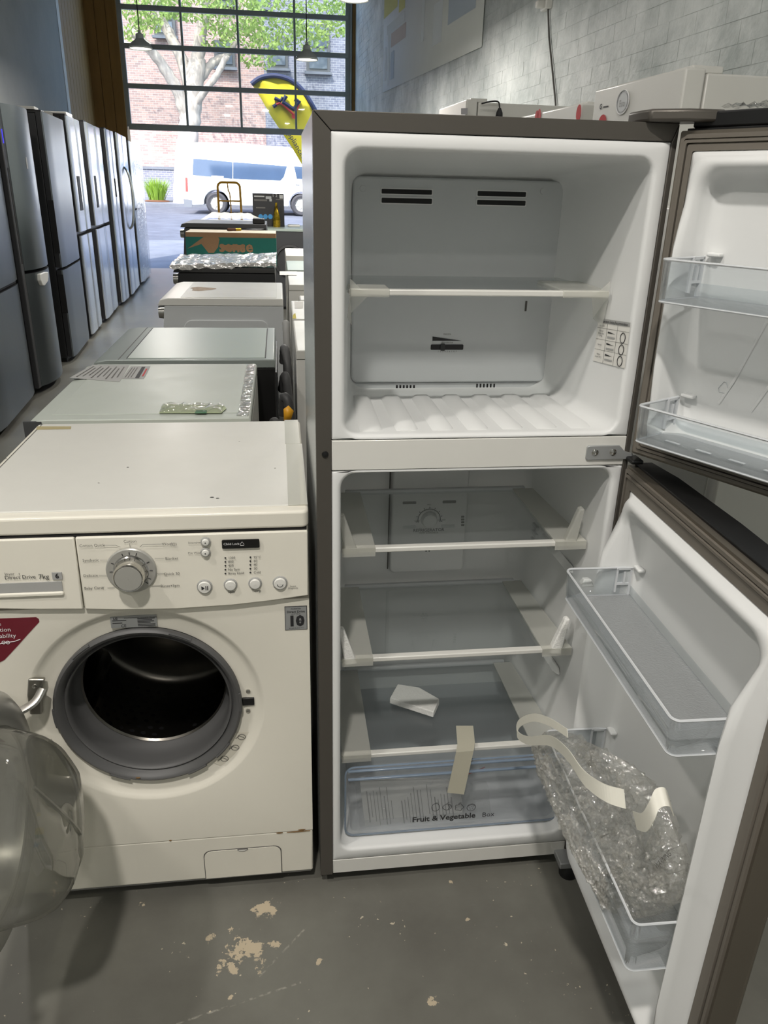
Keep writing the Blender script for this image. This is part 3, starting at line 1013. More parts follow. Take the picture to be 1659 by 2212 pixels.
fz_liner = liner('freezer_liner', 1.0135, 1.4785, (.1, .5755, 1.0205, 1.455), (.135, .549, 1.014, 1.432), 1.585, .024, .03, M['liner'])
rf_liner = liner('fridge_liner', .0705, .9565, (.0945, .5805, .0975, .951), (.112, .556, .105, .945), 1.63, .026, .03, M['liner'])
obj('divider_strip', MB().box(IX0, IX1, FY0, FY0 + .02, .9585, 1.0115), M['white_paint'], fr, bevel=.0012)
obj('base_strip', MB().box(IX0, IX1, FY0 + .001, FY0 + .02, FZ0 + .002, .0690), M['white_paint'], fr, bevel=.0012)
obj('seal_gap', MB().box(IX0, IX1, FY0 + .006, FY0 + .014, .9560, 1.0140), M['seam_dark'], fr)
obj('seal_gap', MB().box(IX0, IX1, FY0 + .006, FY0 + .014, .0680, .0712), M['seam_dark'], fr)
# middle hinge
hb = obj('hinge_bracket', MB().prism([(.526, .972), (.526, .9935), (.529, .996), (.585, .996), (.596, .985), (.612, .980), (.612, .970), (.529, .970)], 'xz', FY0 - .004, FY0 + .002), M['label_silver'], fr, bevel=.001)
for x in (.541, .574):
    obj('screw', MB().lathe([(.0001, FY0 - .007), (.004, FY0 - .0065), (.0062, FY0 - .005), (.0062, FY0 - .003)], (x, 0, .984), 'y', 16), M['chrome'], hb)
obj('hinge_pin', MB().box(.6, .622, FY0 - .03, FY0 + .003, .968, .976), M['black'], hb, bevel=.003)
# top hinge covers
hc = obj('hinge_cover', MB().prism([(.548, 1.25), (.552, 1.228), (.60, 1.20), (.655, 1.195), (.66, 1.23), (.62, 1.262), (.60, 1.30), (.548, 1.30)], 'xy', FZ1, FZ1 + .017), M['steel_dark'], fr, bevel=.004)

# --- freezer inside
fl_ribs = 7
for i in range(fl_ribs):
    xc = .148 + i * .0625
    rb = MB()
    y0r, y1r = 1.262, 1.52
    skew = -.0
    prof = [(-.021, 0), (-.012, .0085), (.012, .0085), (.021, 0)]
    rings = []
    for yy, k in ((y0r, .2), (y0r + .012, 1), (y1r - .02, 1), (y1r, .1)):
        zf = 1.0205 + (1.014 - 1.0205) * (yy - FY0) / (1.585 - FY0)
        rings.append([(xc + u + (.33 - xc) * .09 * (yy - 1.26), yy, zf - .001 + h * k) for u, h in prof])
    obj('floor_rib', rb.loft(rings), M['liner'], fz_liner, angle=60)
YB = 1.562
bp_tl, bp_br = at(770, 386, 'y', YB), at(1160, 832, 'y', YB)
bx0, bx1 = .128, at(1200, 600, 'y', YB).x
bz0, bz1 = at(1000, 826, 'y', YB).z, at(1000, 386, 'y', YB).z
cov = obj('evaporator_cover', MB().prism(rrect(.139, bx1, bz0, bz1, .014, 5), 'xz', YB, 1.584), M['liner_grey'], fz_liner, bevel=.004, seg=3)
obj('lower_grille', MB().prism(rrect(.139, bx1 - .012, bz0 - .03, bz0 - .002, .004, 3), 'xz', YB + .008, 1.584), M['liner_grey'], fz_liner, bevel=.002)


def slot(x0, y0, x1, y1, y, m, parent, nm='vent_slot', t=.0012, r=.0):
    a, b2 = at(x0, y1, 'y', y), at(x1, y0, 'y', y)
    r = r or min(b2.x - a.x, b2.z - a.z) * .18
    return obj(nm, MB().prism(rrect(a.x, b2.x, a.z, b2.z, r, 3), 'xz', y - t, y + .004), m, parent)


for (x0, y0, x1, y1) in ((824, 410.5, 933, 418), (824, 429.5, 933, 438), (1031, 415, 1136, 423), (1030, 434, 1135, 442)):
    slot(x0 - 2.5, y0 - 2.5, x1 + 2.5, y1 + 2.5, YB, M['liner'], cov, 'vent_frame', .0014)
    slot(x0, y0, x1, y1, YB, M['seam_dark'], cov, t=.0018)
for cx0, cyb in ((855, 845), (1028, 842)):
    for k in range(6):
        slot(cx0 + k * 7.4, cyb - 13, cx0 + k * 7.4 + 4.2, cyb, YB + .008, M['seam_dark'], cov, t=.0012)
for px, py in ((784, 407), (1173, 413)):
    c = at(px, py, 'y', YB)
    obj('screw_cap', MB().lathe([(.0001, YB - .002), (.0055, YB - .002), (.006, YB + .001)], (c.x, 0, c.z), 'y', 20), M['liner_grey'], cov)
slot(1133, 650, 1139, 672, YB, M['ink_grey'], cov, 'vent_slot')
sl = slot(930, 744, 1001, 755.5, YB, M['ink'], cov, 'slider_track', .001)
slot(951, 742, 961, 757, YB, M['rubber'], sl, 'slider_knob', .004)
a_, b_ = at(934, 736, 'y', YB), at(998, 727, 'y', YB)
obj('scale_wedge', MB().add([(a_.x, YB - .0008, a_.z), (a_.x, YB - .0008, b_.z), (b_.x, YB - .0008, a_.z)], [(0, 1, 2)]), M['ink'], cov)
XD, ZD = (1, 0, 0), (0, 0, 1)
text('FREEZER', .0042, M['ink_grey'], cov, at(966, 722, 'y', YB), XD, ZD)
text('REFRIGERATOR', .0034, M['ink_grey'], cov, at(966, 740, 'y', YB), XD, ZD)
text('1  2  3  4  5  6  7  8  9', .0044, M['ink_grey'], cov, at(966, 759, 'y', YB), XD, ZD)

# freezer shelf
SY = 1.322
shz = at(1030, 632, 'y', SY).z
fs = obj('freezer_shelf', MB().box(.113, .562, SY + .004, 1.555, shz - .003, shz + .002), M['shelf_glass'], fr)
obj('shelf_trim', MB().box(.112, .564, SY - .006, SY + .008, shz - .0055, shz + .0045), M['white_paint'], fs, bevel=.002)
obj('packing_tape', MB().box(.114, .180, SY - .009, SY + .05, shz - .008, shz + .0062), M['tape_clear'], fs, bevel=.002)
obj('packing_tape', MB().box(.480, .562, SY - .008, SY + .14, shz - .007, shz + .0058), M['tape_clear'], fs, bevel=.002)
for sx, x in ((-1, .562), (1, .114)):
    obj('packing_tape', MB().add([(x, SY - .007, shz + .022), (x, SY - .007, shz - .006), (x + sx * .03, SY - .007, shz - .006), (x + sx * .0, SY + .05, shz - .05), (x + sx * .004, SY - .006, shz - .055)], [(0, 1, 2), (1, 2, 3), (1, 4, 3)]), M['tape_clear'], fs)

# temperature sticker on the right wall of the freezer


def on_rw(px, py, off=.0012):
    d = CX_ * ((px - IW / 2) / CF) + CD_ * ((py - IH / 2) / CF) + CF_
    k = (.549 - .5755) / (1.585 - FY0 - .01)
    # x = .5755 + k (y - 1.2497) - off
    t = (.5755 - k * (FY0 + .01) - off) / (d.x - k * d.y)
    return CO + d * t


cs = [(1281, 779), (1349, 796), (1362, 697), (1293, 687)]


def stp(u, v, off=.0012):
    px = (cs[0][0] * (1 - u) + cs[1][0] * u) * (1 - v) + (cs[3][0] * (1 - u) + cs[2][0] * u) * v
    py = (cs[0][1] * (1 - u) + cs[1][1] * u) * (1 - v) + (cs[3][1] * (1 - u) + cs[2][1] * u) * v
    return on_rw(px, py, off)


stk = obj('temperature_sticker', quad(stp(0, 0), stp(1, 0), stp(1, 1), stp(0, 1)), M['paper'], fz_liner)
obj('heading_band', quad(stp(0, .9, .0016), stp(1, .9, .0016), stp(1, 1, .0016), stp(0, 1, .0016)), M['label_grey'], stk)
sx_, sz_ = (stp(1, .95) - stp(0, .95)), (stp(.5, 1) - stp(.5, 0))
text('Temperature Setting Recommendation', .0062, M['ink'], stk, stp(.5, .945, .002), sx_, sz_, off=.0008, bold=.0001)
for v in (.78, .52, .28):
    obj('rule_line', quad(stp(0, v, .0016), stp(1, v, .0016), stp(1, v + .006, .0016), stp(0, v + .006, .0016)), M['ink_grey'], stk)
for u in (.30, .62):
    obj('rule_line', quad(stp(u, 0, .0016), stp(u + .008, 0, .0016), stp(u + .008, .9, .0016), stp(u, .9, .0016)), M['ink_grey'], stk)
for v, s1 in ((.84, 'Condition'), (.66, 'Normal\n(higher than\n10°C)'), (.40, 'Normal'), (.15, 'Winter\n(under 10°C)')):
    text(s1, .0046, M['ink'], stk, stp(.15, v, .002), sx_, sz_, off=.0008)
for v in (.64, .38, .13):
    c = stp(.82, v, .002)
    rr = .0085
    ring = [c + sx_.normalized() * rr * math.cos(t) + sz_.normalized() * rr * math.sin(t) for t in [k * math.pi / 10 for k in range(20)]]
    obj('dial_print', MB().tube(ring, .0007, 4, True), M['ink'], stk)
    obj('wedge_print', MB().add([stp(.34, v + .09, .002), stp(.34, v + .05, .002), stp(.58, v + .05, .002)], [(0, 1, 2)]), M['ink'], stk)
    obj('bar_print', quad(stp(.34, v - .06, .002), stp(.58, v - .06, .002), stp(.58, v - .02, .002), stp(.34, v - .02, .002)), M['label_grey'], stk)

# --- fridge inside: control box, shelves
YC = 1.606
cx0, cx1 = at(845, 1150, 'y', YC).x, at(1006, 1150, 'y', YC).x
cz0, cz1 = at(900, 1236, 'y', YC).z, .935
cbx = obj('control_box', MB().prism(rrect(cx0, cx1, cz0, cz1, .01, 4), 'xz', YC, 1.632), M['liner'], rf_liner, bevel=.004, seg=3)
for (x0, y0, x1, y1) in ((870, 1083, 899, 1089), (956, 1081, 985, 1087)):
    slot(x0, y0, x1, y1, YC, M['ink_grey'], cbx)
for (x0, y0, x1, y1) in ((870, 1135, 898, 1142), (953, 1133, 982, 1140)):
    slot(x0, y0, x1, y1, YC, M['liner_grey'], cbx)
dc = at(927, 1122, 'y', YC)
dr = (at(951, 1122, 'y', YC).x - dc.x)
obj('dial', MB().lathe([(.0001, YC - .012), (dr * .6, YC - .012), (dr * .72, YC - .006), (dr * .76, YC + .001)], (dc.x, 0, dc.z), 'y', 28), M['liner'], cbx)
arc = [(dc.x + dr * math.cos(t), YC - .0008, dc.z + dr * math.sin(t)) for t in [R_(-15 + 210 * k / 24) for k in range(25)]]
obj('dial_print', MB().tube(arc, .0008, 4), M['ink'], cbx)
for k in range(9):
    t = R_(-10 + 200 * k / 8)
    obj('dial_print', MB().tube([(dc.x + dr * 1.08 * math.cos(t), YC - .0008, dc.z + dr * 1.08 * math.sin(t)), (dc.x + dr * 1.2 * math.cos(t), YC - .0008, dc.z + dr * 1.2 * math.sin(t))], .0008, 4), M['ink'], cbx)
text('MID', .005, M['ink'], cbx, at(927, 1090, 'y', YC), XD, ZD)
text('COLD', .0048, M['ink'], cbx, at(901, 1125, 'y', YC), XD, ZD)
text('COLDER', .0048, M['ink'], cbx, at(954, 1123, 'y', YC), XD, ZD)
text('REFRIGERATOR', .0105, M['ink'], cbx, at(926, 1145, 'y', YC), XD, ZD, bold=.0001)
text('TEMP CONTROL', .0062, M['ink_grey'], cbx, at(926, 1151, 'y', YC), XD, ZD)
for k in range(4):
    slot(996, 1114 + k * 6, 1003, 1118 + k * 6, YC, M['ink_grey'], cbx)
dcx = at(924, 1184, 'y', YC)
for k in range(7):
    t = k * math.pi / 3
    q = (dcx.x + (.0075 * math.cos(t) if k < 6 else 0), 0, dcx.z + (.0075 * math.sin(t) if k < 6 else 0))
    obj('vent_hole', MB().lathe([(.0001, YC - .001), (.0022, YC - .001), (.0022, YC + .002)], q, 'y', 8), M['seam_dark'], cbx)
obj('seam_line', MB().box(cx0 - .004, cx0 - .0015, 1.6285, 1.632, cz0, .94), M['ink_grey'], rf_liner)


def lx(y):  # fridge cavity walls at depth y
    t = (y - FY0 - .01) / (1.63 - FY0 - .01)
    return .0945 + (.112 - .0945) * t, .5805 + (.556 - .5805) * t


def shelf(z, yf_, yb_, tapes):
    a0, b0 = lx(yf_); a1, b1 = lx(yb_)
    s = obj('shelf', MB().loft([[(a0 + .004, yf_ + .004, z - .004), (b0 - .004, yf_ + .004, z - .004), (b1 - .003, yb_, z - .004), (a1 + .003, yb_, z - .004)],
                                [(a0 + .004, yf_ + .004, z), (b0 - .004, yf_ + .004, z), (b1 - .003, yb_, z), (a1 + .003, yb_, z)]]), M['shelf_glass'], fr)
    obj('shelf_trim', MB().box(a0 + .003, b0 - .003, yf_ - .006, yf_ + .009, z - .006, z + .004), M['white_paint'], s, bevel=.002)
    obj('shelf_trim', MB().box(a1 + .02, b1 - .02, yb_ - .006, yb_ + .004, z - .005, z + .006), M['liner_grey'], s, bevel=.002)
    for x0, x1, x2, x3 in ((a0 + .004, a0 + .066, a1 + .004, a1 + .052), (b0 - .066, b0 - .004, b1 - .05, b1 - .004)):
        obj('packing_tape', MB().loft([[(x0, yf_ - .007, z + .0015), (x1, yf_ - .007, z + .0015), (x3, yb_ - .01, z + .0015), (x2, yb_ - .01, z + .0015)],
                                       [(x0, yf_ - .007, z + .0052), (x1, yf_ - .007, z + .0052), (x3, yb_ - .01, z + .004), (x2, yb_ - .01, z + .004)]]), M['tape_clear'], s)
        obj('packing_tape', MB().box(min(x0, x1), max(x0, x1), yf_ - .0085, yf_ - .0062, z - .012, z + .0052), M['tape_clear'], s)
    return s


shelf(.780, 1.300, 1.590, 1)
shelf(.538, 1.300, 1.600, 1)
sh3 = shelf(.301, 1.297, 1.610, 1)
# foam corner guards
for z in (.538, .780):
    for x, s_ in ((.552, -1), (.107, 1)):
        obj('corner_guard', MB().loft([[(x + s_ * 0, 1.292, z - .01), (x + s_ * .026, 1.292, z - .008), (x + s_ * .022, 1.315, z - .008), (x, 1.32, z - .01)],
                                       [(x + .012 * -s_, 1.296, z + .07), (x + s_ * -.002, 1.298, z + .07), (x + s_ * -.002, 1.312, z + .07), (x + .012 * -s_, 1.315, z + .07)]]), M['foam'] if z < .6 else M['tape_clear'], fr, bevel=.003)
# shelf supports moulded in the right wall
for z in (.445, .69, .27):
    a1, b1 = lx(1.46)
    obj('wall_rib', MB().loft([[(b1 + .006, 1.33, z), (b1 - .006, 1.35, z), (b1 - .012, 1.50, z), (b1 + .002, 1.52, z)], [(b1 + .006, 1.34, z + .018), (b1 - .002, 1.36, z + .018), (b1 - .007, 1.50, z + .018), (b1 + .002, 1.51, z + .018)]]), M['liner'], rf_liner, bevel=.004, seg=3)
for z in (.665, .682, .700):
    a1, b1 = lx(1.545)
    obj('vent_louvre', MB().box(b1 - .006, b1 + .004, 1.53, 1.56, z, z + .008), M['liner_grey'], rf_liner, bevel=.001)

# crisper drawer
cr = obj('crisper_drawer', MB().loft([[(x, 1.268, z) for x, z in rrect(.107, .584, .106, .291, .02, 5)], [(x, 1.273, z) for x, z in rrect(.107, .584, .106, .291, .02, 5)]]), M['crisper_clear'], fr, bevel=.001)
obj('drawer_tub', MB().loft([[(x, 1.274, z) for x, z in rrect(.117, .572, .112, .262, .02, 5)], [(x, 1.58, z) for x, z in rrect(.127, .545, .122, .262, .02, 5)]], False, True), M['crisper_clear'], cr)
obj('drawer_rim', MB().tube([(x, 1.2705, z) for x, z in rrect(.107, .584, .106, .291, .02, 5)], .0022, 6, True), M['crisper_edge'] if 'crisper_edge' in M else pm('crisper_edge', (126, 142, 160), .2, spec=.7), cr)
obj('drawer_rim', MB().box(.112, .579, 1.262, 1.2680, .262, .266), M['crisper_edge'], cr, bevel=.001)
obj('drawer_rim', MB().box(.112, .579, 1.262, 1.2680, .284, .288), M['crisper_edge'], cr, bevel=.001)
tdir = at(1065, 1757, 'y', 1.267) - at(890, 1771, 'y', 1.267)
tp = (at(890, 1771, 'y', 1.267), at(1033, 1762, 'y', 1.267), at(1038, 1760, 'y', 1.267))
text('Fruit & Vegetable', .0200, M['ink'], cr, tp[0], XD, ZD, 'LEFT', off=.001, bold=.0005)
text('Box', .0175, M['ink'], cr, tp[2] + Vector((.003, 0, 0)), XD, ZD, 'LEFT', off=.001)
for px, kind in ((941, 0), (966, 1), (992, 2), (1018, 3)):
    c = at(px, 1744, 'y', 1.2665)
    pts = []
    for k in range(28):
        t = 2 * math.pi * k / 28
        rr = {0: .0095 * (1 - .12 * math.cos(2 * t)), 1: .0095 * (1 + .1 * math.sin(t)), 2: .0088 * (1 + .16 * math.cos(5 * t)), 3: .0095}[kind]
        pts.append((c.x + rr * math.cos(t), 1.2665, c.z + rr * math.sin(t) * (1.0 if kind != 1 else .85)))
    ic = obj('fruit_print', MB().tube(pts, .0006, 4, True), M['ink'], cr)
    top = [(c.x - .002, 1.2665, c.z + .009), (c.x, 1.2665, c.z + .012), (c.x + .004, 1.2665, c.z + .013)] if kind != 3 else [(c.x - .008, 1.2665, c.z + .004), (c.x, 1.2665, c.z + .008), (c.x + .009, 1.2665, c.z + .004)]
    obj('fruit_print', MB().tube(top, .0006, 4), M['ink'], cr)
    if kind == 1:
        obj('fruit_print', MB().tube([(c.x + .002, 1.2665, c.z + .008), (c.x + .005, 1.2665, c.z), (c.x + .002, 1.2665, c.z - .007)], .0006, 4), M['ink'], cr)
    if kind == 3:
        for u, w in ((-.003, -.001), (.003, -.002), (0, .002), (.004, .002), (-.002, -.005)):
            obj('fruit_print', MB().lathe([(.0001, 1.2662), (.0008, 1.2662)], (c.x + u, 0, c.z + w), 'y', 8), M['ink'], cr)


# ------------------------------------------------------------------ doors
class DoorFrame:
    def __init__(self, H, d):
        d = Vector(d).normalized()
        n = Vector((d.y, -d.x, 0))
        self.m = Matrix(((d.x, n.x, 0, H[0]), (d.y, n.y, 0, H[1]), (0, 0, 1, 0), (0, 0, 0, 1)))

    def __call__(self, u, v, z): return self.m @ Vector((u, v, z))


def door_bin(D, u0, u1, v0, v1, z0, z1, parent, clip0=True, clip1=True):
    r = .011
    path = [(u0, v0)]
    for k in range(6):
        t = R_(180 - 90 * k / 5)
        path.append((u0 + r + r * math.cos(t), v1 - r + r * math.sin(t)))
    for k in range(6):
        t = R_(90 - 90 * k / 5)
        path.append((u1 - r + r * math.cos(t), v1 - r + r * math.sin(t)))
    path.append((u1, v0))
    b = obj('door_bin', MB().loft([[(u, v, z0) for u, v in path], [(u, v * 1.0 + (.004 if v > v0 + .02 else 0), z1) for u, v in path]], False, False, False).xf(D.m), M['bin_clear'], parent, solid=.0024)
    obj('bin_floor', MB().prism([(u, v) for u, v in path], 'xy', z0, z0 + .002).xf(D.m), M['bin_floor'], b)
    obj('bin_rim', MB().tube([(u, v + (.004 if v > v0 + .02 else 0), z1) for u, v in path], .0021, 6).xf(D.m), M['bin_rim'], b)
    obj('bin_rim', MB().tube([(u, v, z0) for u, v in path], .0019, 6).xf(D.m), M['bin_rim'], b)
    obj('back_wall', MB().box(u0, u1, v0, v0 + .002, z0, z0 + (z1 - z0) * .35).xf(D.m), M['bin_clear'], b)
    for on, ua, ub in ((clip0, u0 - .001, u0 + .003), (clip1, u1 - .003, u1 + .001)):
        if on:
            g = MB()
            for k, (va, vb, za, zb) in enumerate(((v0 + .002, v0 + .006, z0, z1), (v0 + .028, v0 + .031, z0 + .008, z1), (v0 + .002, v0 + .03, z1 - .003, z1 + .001), (v0 + .006, v0 + .028, z0 + .022, z0 + .026), (v0 + .014, v0 + .017, z0 + .026, z0 + .048))):
                g.box(ua - .001, ub + .001, va, vb, za, zb)
            obj('bin_clip', g.xf(D.m), M['bin_rim'], b)
    return b


def make_door(D, W, z0, z1, thick, label_name, rim_v, bins, a=.042, vtop=.4, vbot=.6):
    # outer skin
    vf = -.036
    sec = [(0, vf), (W, vf), (W, -thick * .72), (W * .85, -thick * .93), (W * .5, -thick), (W * .15, -thick * .93), (0, -thick * .72)]
    dr_ = obj(label_name, MB().prism(sec, 'xy', z0, z1).xf(D.m), M['door_steel'], fr, bevel=.003)
    o0 = rrect(0, W, z0, z1, .003, 2); i0 = rrect(a - .004, W - a + .004, z0 + a - .004, z1 - a + .004, .003, 2)
    obj('door_frame', MB().loft([[(u, vf - .002, z) for u, z in o0], [(u, 0, z) for u, z in o0], [(u, 0, z) for u, z in i0], [(u, vf - .002, z) for u, z in i0]], False, False).xf(D.m), M['door_steel'], dr_)
    cap = [(0.002, -.012), (W - .002, -.012), (W - .002, -thick * .7), (W * .85, -thick * .9), (W * .5, -thick * .97), (W * .15, -thick * .9), (.002, -thick * .7)]
    for za, zb in ((z0 - .004, z0 + .001), (z1 - .001, z1 + .004)):
        obj('end_cap', MB().prism(cap, 'xy', za, zb).xf(D.m), M['black'], dr_, bevel=.001)
    # magnetic gasket: ribbed frame on the inner face
    for k, (ins, w, v) in enumerate(((.005, .006, .005), (.013, .004, .008), (.019, a - .021, .006))):
        o0 = rrect(ins, W - ins, z0 + ins, z1 - ins, .003, 2)
        i0 = rrect(ins + w, W - ins - w, z0 + ins + w, z1 - ins - w, .003, 2)
        g = MB().loft([[(u, .0, z) for u, z in o0], [(u, v, z) for u, z in o0], [(u, v, z) for u, z in i0], [(u, -.002, z) for u, z in i0]], False, False)
        obj('gasket', g.xf(D.m), M['gasket'], dr_)

    # moulded inner liner: raised rim all round (lower along the top and bottom), recessed panel
    def vs(z):
        k = 1.0
        if z > z1 - .17:
            q = min(1, (z - (z1 - .17)) / .09); q = q * q * (3 - 2 * q); k = 1 + (vtop - 1) * q
        if z < z0 + .17:
            q = min(1, ((z0 + .17) - z) / .09); q = q * q * (3 - 2 * q); k = 1 + (vbot - 1) * q
        return k

    def f(e, v, r):
        out = []
        pts = rrect(a + e, W - a - e, z0 + a + e, z1 - a - e, r, 6)
        # extra points along the two long sides so the rim height can change
        full = []
        for i in range(len(pts)):
            p, q = pts[i], pts[(i + 1) % len(pts)]
            full.append(p)
            if abs(q[1] - p[1]) > .1:
                for k in range(1, 12):
                    full.append((p[0] + (q[0] - p[0]) * k / 12, p[1] + (q[1] - p[1]) * k / 12))
        return [(u, v * vs(z) if v > .008 else v, z) for u, z in full]
    rings = [f(-.003, -.002, .006), f(-.002, .004, .006), f(.003, .007, .014), f(.006, rim_v - .012, .024), f(.009, rim_v - .004, .028), f(.013, rim_v, .032), f(.018, rim_v - .002, .034), f(.022, rim_v - .009, .036),
             f(.026, .006, .036), f(.030, -.012, .034), f(.038, -.020, .03), f(.052, -.022, .02)]
    ln = obj('door_liner', MB().loft(rings, False, True).xf(D.m), M['liner'], dr_, angle=60)
    for (u0, u1, v1, za, zb, c0, c1) in bins:
        door_bin(D, u0, u1, -.010, v1, za, zb, dr_, c0, c1)
        for uu, sg in ((u0, -1), (u1, 1)):
            obj('bin_ledge', MB().box(min(uu - .004 * sg, uu + .026 * -sg), max(uu - .004 * sg, uu + .026 * -sg), -.021, -.008, zb + .001, zb + .007).xf(D.m), M['liner'], ln, bevel=.002)
    return dr_, ln


DF = DoorFrame((.603, 1.231), (-.020, -1, 0))
fd, fd_ln = make_door(DF, .548, .055, .962, .062, 'fridge_door', .052,
                      [(.064, .488, .110, .735, .790, True, True), (.064, .495, .110, .342, .437, True, True)], .037)
aa = R_(29)
DZ = DoorFrame((.6065, 1.2315), (math.sin(aa), -math.cos(aa), 0))
zd, zd_ln = make_door(DZ, .548, .984, 1.494, .062, 'freezer_door', .036,
                      [(.068, .48, .094, 1.258, 1.318, True, True), (.066, .48, .094, 1.040, 1.098, True, True)], .030, .55, .8)
# faint slanting ribs pressed in the freezer door and floor slots of its lower bin
for i in range(6):
    u = .13 + i * .055
    obj('liner_rib', MB().tube([DZ(u, -.0225, 1.10), DZ(u + .018, -.0225, 1.14), DZ(u + .05, -.0225, 1.235)], .004, 6, flat=.35), M['liner'], zd_ln)
    obj('floor_grip', MB().box(u - .03, u - .005, .055, .062, 1.0415, 1.0435).xf(DZ.m), M['bin_rim'], zd)
# recycling mark moulded in the freezer door
rc = DZ(.135, -.0215, 1.125)
obj('recycle_mark', MB().tube([DZ(.128, -.0215, 1.118), DZ(.142, -.0215, 1.118), DZ(.144, -.0215, 1.124), DZ(.137, -.0215, 1.135), DZ(.133, -.0215, 1.135), DZ(.126, -.0215, 1.124)], .0007, 4, True), M['liner_grey'], zd_ln)
# door top trim with crumpled clear film
tt = obj('door_top_trim', MB().prism([(.01, -.055), (.54, -.055), (.54, -.012), (.01, -.012)], 'xy', 1.498, 1.520).xf(DZ.m), M['black'], zd, bevel=.003)
ff = MB()
rr = random.Random(5)
nx, ny = 16, 6
ff.add([DZ(.05 + .09 * i / nx, -.062 + .056 * j / ny, 1.5225 + rr.uniform(0, .007)) for j in range(ny + 1) for i in range(nx + 1)],
       [(j * (nx + 1) + i, j * (nx + 1) + i + 1, (j + 1) * (nx + 1) + i + 1, (j + 1) * (nx + 1) + i) for j in range(ny) for i in range(nx)])
obj('film_wrap', ff, M['film'], zd, smooth=False)
# bottom hinge and front castor foot
bh = obj('lower_hinge', MB().box(.575, .612, 1.20, 1.262, .030, .046), M['label_silver'], fr, bevel=.002)
obj('adjuster_foot', MB().lathe([(.001, .0), (.02, .0), (.021, .012), (.012, .03), (.001, .03)], (.602, 1.215, 0), 'z', 18), M['black'], fr)
# ------------------------------------------------------------------ things lying in the open fridge
# block of packing foam on the lowest shelf
zs = .3055
fq = [at(841, 1520, 'z', zs), at(936, 1551, 'z', zs), at(949, 1522, 'z', zs), at(905, 1497, 'z', zs), at(858, 1490, 'z', zs)]
fb = MB().loft([[(p.x, p.y, zs + .0005) for p in fq], [(p.x * .985 + .0045, p.y + .001, zs + .016) for p in fq]])
tag(obj('foam_block', fb, M['foam'], bevel=.002), 'white block of packing foam lying on the lowest glass shelf', 'foam')

# strip of packing tape over the shelf edge and down the drawer front
tpz = zs + .001
p0, p1 = at(985, 1568, 'z', tpz), at(1022, 1568, 'z', tpz)
q0, q1 = at(988, 1608, 'y', 1.288), at(1026, 1605, 'y', 1.288)
s0, s1 = at(985, 1625, 'y', 1.259), at(1023, 1622, 'y', 1.259)
t0, t1 = at(966, 1712, 'y', 1.258), at(1002, 1716, 'y', 1.258)
tpm = MB().add([p0, p1, q1, q0, s1, s0, t1, t0], [(0, 1, 2, 3), (3, 2, 4, 5), (5, 4, 6, 7)])
tag(obj('packing_tape_strip', tpm, M['tape_film'], solid=.0008, smooth=False), 'strip of beige packing tape stuck from the lowest shelf onto the drawer front', 'tape')

# papers in a clear bag inside the drawer
mp_ = [at(790, 1796, 'y', 1.300), at(1002, 1782, 'y', 1.300), at(990, 1690, 'y', 1.315), at(777, 1685, 'y', 1.315)]
man = thing('instruction_papers', 'instruction papers in a clear plastic bag inside the vegetable drawer', 'papers', mp_[0])
obj('booklet', MB().add([*mp_, *[p + Vector((.004, .010, -.001)) for p in mp_]], [(0, 1, 2, 3), (7, 6, 5, 4), (0, 4, 5, 1), (1, 5, 6, 2), (2, 6, 7, 3), (3, 7, 4, 0)]), M['paper'], man)


def mpt(u, v, o=.0015):
    return (mp_[0] * (1 - u) + mp_[1] * u) * (1 - v) + (mp_[3] * (1 - u) + mp_[2] * u) * v + Vector((0, -o, 0))


rr = random.Random(11)
for k in range(26):
    u = .05 + .034 * k
    v0 = rr.uniform(.08, .3); v1 = rr.uniform(.6, .95)
    w = .0085 if k % 5 else .014
    if .3 < u < .37 or .60 < u < .64:
        continue
    obj('printed_line', quad(mpt(u, v0), mpt(u + w * .8, v0), mpt(u + w * .8, v1), mpt(u, v1)), M['ink_grey'], man)
gx, gy = 22, 12
gv = []
for j in range(gy + 1):
    for i in range(gx + 1):
        p = mpt(-.06 + 1.36 * i / gx, -.05 + 1.15 * j / gy, .004)
        gv.append(p + Vector((rr.uniform(-.003, .003), rr.uniform(-.0045, .002), rr.uniform(-.003, .003))))
gv = [Vector((p.x, max(p.y, 1.2765), p.z)) for p in gv]
obj('clear_bag', MB().add(gv, [(j * (gx + 1) + i, j * (gx + 1) + i + 1, (j + 1) * (gx + 1) + i + 1, (j + 1) * (gx + 1) + i) for j in range(gy) for i in range(gx)]), M['film'], man, smooth=False)
ra, rb_ = at(1012, 1672, 'y', 1.29), at(1048, 1657, 'y', 1.29)
obj('red_seal', MB().tube([ra, rb_], .0012, 5), M['ink_red'], man)

# crumpled bag of bubble wrap standing in the door
outl = [(1172, 1592), (1200, 1578), (1242, 1592), (1290, 1612), (1330, 1632), (1372, 1660), (1404, 1682), (1428, 1716), (1446, 1760), (1462, 1810), (1478, 1845), (1481, 1890), (1474, 1932), (1452, 1962), (1418, 1978), (1384, 1984), (1352, 1976), (1326, 1958),
        (1306, 1926), (1284, 1884), (1262, 1848), (1246, 1812), (1232, 1776), (1214, 1736), (1196, 1692), (1178, 1640)]
BXP = .535


def bag_x(px): return .474 + .064 * max(0, min(1, (px - 1280) / 120))


ol = [at(x, y, 'x', bag_x(x)) for x, y in outl]
spine_a, spine_b = at(1215, 1615, 'x', bag_x(1215)), at(1400, 1930, 'x', bag_x(1400))
rr = random.Random(21)


